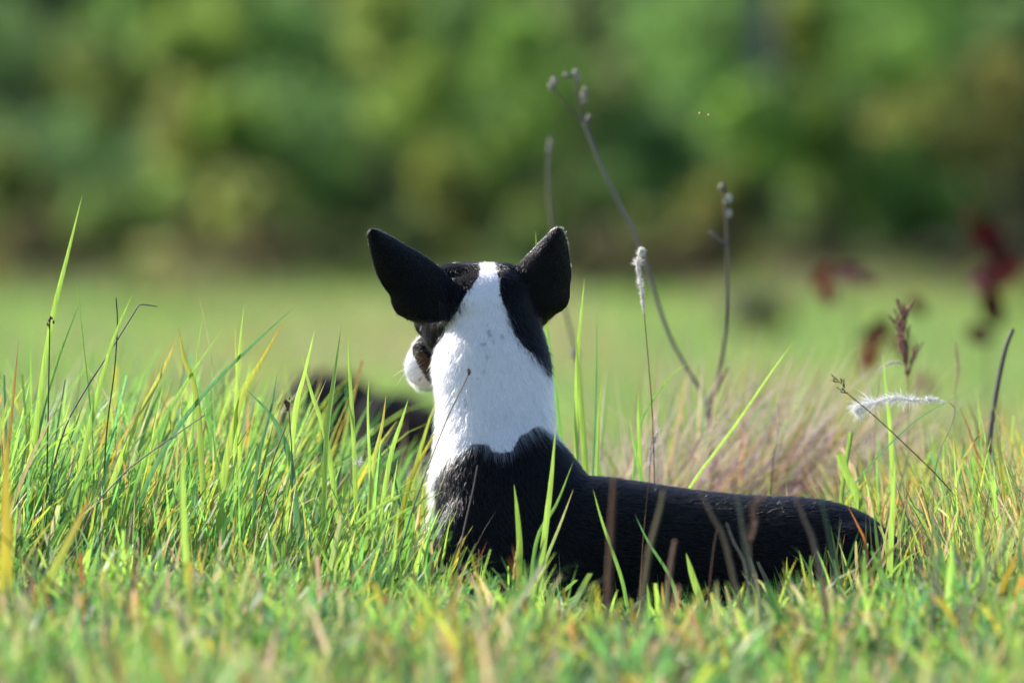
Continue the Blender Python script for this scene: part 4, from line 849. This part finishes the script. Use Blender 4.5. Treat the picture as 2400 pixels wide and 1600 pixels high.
pts = path_px(uv, 13.25); r = thing_at('weed_stalk', 'dark upright weed stalk with two pale round beads near its top', 'weed', pts)
stem_part(r, pts, 0.0038, 0.0018, [0.16, 0.13, 0.11], n=26); branch(r, [(1703, 572), (1685, 562), (1662, 542)], 13.25, 0.003, 0.003, [0.19, 0.17, 0.15]); branch(r, [(1674, 930), (1690, 890), (1706, 860)], 13.25, 0.003, 0.002, [0.3, 0.17, 0.12]); branch(r, [(1660, 945), (1676, 910), (1690, 880)], 13.24, 0.005, 0.002, [0.45, 0.36, 0.25], 'dry_sheath')
pod(r, 1693, 440, 13.25, 0.0065, (0.25, 0.22, 0.19)); pod(r, 1709, 466, 13.25, 0.006, (0.62, 0.58, 0.52)); pod(r, 1701, 472, 13.25, 0.005, (0.45, 0.4, 0.35)); pod(r, 1708, 500, 13.25, 0.006, (0.62, 0.58, 0.52))
uv = [(2375, 770), (2356, 820), (2335, 920), (2322, 1010), (2312, 1120), (2305, 1250)]
pts = path_px(uv, 12.75); r = thing_at('bare_stick', 'bare brown stick leaning out of the rough grass', 'stick', pts)
stem_part(r, pts, 0.0055, 0.0032, [0.24, 0.19, 0.16], [0.17, 0.15, 0.12], n=22)
# ---- pink dry tussocks behind the back of the dog
def tussock(label, u, d, n, hpx, colw, leanr, su=190):
    b0 = P(u, 1250, d); g = float(terrain(np.array([b0[0]]), np.array([b0[1]]))[0]); r = tag(empty('grass_tussock', (b0[0], b0[1], g)), label, 'grass tussock', None)
    x = b0[0]+R.normal(0, su*K*d*0.4, n); y = b0[1]+R.normal(0, 0.05, n); b = np.stack([x, y, terrain(x, y)-0.005], -1)
    h = (hpx*K*d)*R.uniform(0.45, 1.1, n)+np.maximum(0, 0.0-g); lx = R.normal(leanr, 0.3, n); ly = R.normal(0, 0.2, n)
    cb, _ = pick(n, colw); cb = np.clip(cb*1.15, 0, 0.75); v, q, c = blades(b, h, R.uniform(0.0018, 0.0052, n), np.arctan2(ly, lx), np.hypot(lx, ly), np.abs(R.normal(0.12, 0.15, n)), R.normal(0, 0.8, n), cb, cb*1.1, 7)
    mb = MB(); mb.add(v, q, c); o = mb.build('blades', M_PLUME, r); o['kind'] = 'stuff'
tussock('pinkish dry grass tussock behind the back, close to the neck', 1480, 13.1, 240, 470, [0.4, .2, 0, .5, .4, 3, .6, 4], 0.35)
tussock('rosy dry grass tussock around the foot of the beaded stalk', 1660, 13.3, 380, 540, [0.3, .2, 0, .5, .4, 2, .8, 5], 0.4)
tussock('thin straw and rose tussock fanning out over the hind back', 1820, 13.4, 300, 540, [0.3, .2, 0, .8, .4, 3, .8, 4], 0.45)
tussock('loose pale tussock behind the drooping white plume', 2060, 13.6, 160, 480, [1, .6, 0, 1.5, .4, 3, .5, 3], 0.1)
tussock('mauve dry tussock behind the tallest grass blade', 40, 14.6, 60, 500, [0.2, .2, 0, .2, .2, 2, 1, 5], 0.5)
tussock('brown dry tussock between boulder and white breast', 960, 14.2, 24, 300, [0.2, .2, 0, .3, 2, 1, 2, 2], 0.15, 70)
# ---- red leaved weeds below the bank
def redweed(label, u0, d, leaves, top):
    b = to_ground([P(top[0], top[1], d), P((top[0]+u0)/2+12, 950, d), P(u0, 1150, d)]); r = thing_at('red_leaved_weed', label, 'weed', b); stem_part(r, b, 0.004, 0.002, [0.12, 0.07, 0.06], n=20)
    for (u, v, L_, ang, col) in leaves:
        c0 = P(u, v, d)+np.array([0, R.normal(0, 0.03), 0]); a_ = np.array([math.cos(ang), 0.35*R.normal(), math.sin(ang)]); a_ /= np.linalg.norm(a_); s_ = np.cross(a_, [0.3*R.normal(), -1, 0.3]); s_ /= np.linalg.norm(s_); nn = np.cross(a_, s_)
        LL = L_*K*d; xs = np.linspace(-0.5, 0.5, 9); wv = 0.27*LL*np.sqrt(np.clip(1-(2*xs)**2, 0, 1))*(1.1-0.5*xs)
        ctr = c0+a_*(xs*LL)[:, None]-nn*(0.35*LL*xs**2)[:, None]
        v_ = np.stack([ctr-s_*wv[:, None]+nn*(wv*0.25)[:, None], ctr, ctr+s_*wv[:, None]+nn*(wv*0.25)[:, None]], 1).reshape(-1, 3)
        f = np.array([(i*3+j, i*3+j+1, i*3+j+4, i*3+j+3) for i in range(8) for j in range(2)]); mb = MB(); mb.add(v_, f, col); mb.build('leaf', M_REDLEAF, r)
DR = [0.06, 0.012, 0.012]; RD = [0.11, 0.03, 0.027]; PK = [0.22, 0.11, 0.10]
redweed('red leaved weed with drooping leaves beyond the back of the dog', 2010, 18.6, [(1932, 650, 75, 1.2, RD), (1940, 690, 60, 1.8, [0.16, 0.03, 0.025]), (1990, 640, 70, 0.2, [0.2, 0.09, 0.09]), (2035, 660, 60, -0.4, [0.13, 0.05, 0.04]), (2060, 780, 90, 0.8, RD), (2040, 830, 90, 1.3, [0.16, 0.03, 0.03]), (2110, 810, 80, 2.0, RD), (2150, 720, 60, -0.8, DR), (2165, 900, 70, -0.9, [0.14, 0.05, 0.03])], (1990, 640))
redweed('dark red leaved weed taller and darker, near the bare stick', 2300, 18.9, [(2320, 560, 110, -0.7, DR), (2345, 590, 80, -1.1, DR), (2350, 635, 110, 0.45, RD), (2300, 660, 80, 0.3, PK), (2320, 710, 90, 1.7, DR), (2330, 740, 60, 1.9, DR), (2300, 785, 80, -0.5, [0.12, 0.045, 0.03]), (2270, 500, 40, 0.6, [0.1, 0.05, 0.03])], (2318, 560))
# ---- two gnats in the air
for (u, v, a_) in [(1638, 269, 0.6), (1659, 273, -0.4)]:
    c0 = P(u, v, 12.1); r = tag(empty('gnat', c0), 'tiny pale gnat hovering, the upper of the pair in the air' if u < 1650 else 'tiny pale gnat hovering, the lower of the pair in the air', 'gnat', 'gnats hovering over the field')
    vv, f = blob(c0, (0.0022, 0.0009, 0.0009), n=8, m=6); mb = MB(); mb.add(vv, f, [0.35, 0.25, 0.12]); mb.build('body', M_DRY, r)
    for sg in (-1, 1):
        v_ = c0+np.array([[0, 0, 0.0006], [-0.0006, sg*0.0008, 0.003], [0.001, sg*0.0012, 0.0042], [0.0018, sg*0.0006, 0.0022]]); mb = MB(); mb.add(v_, np.array([[0, 1, 2, 3]]), [0.6, 0.5, 0.3]); mb.build('wing', M_PLUME, r)
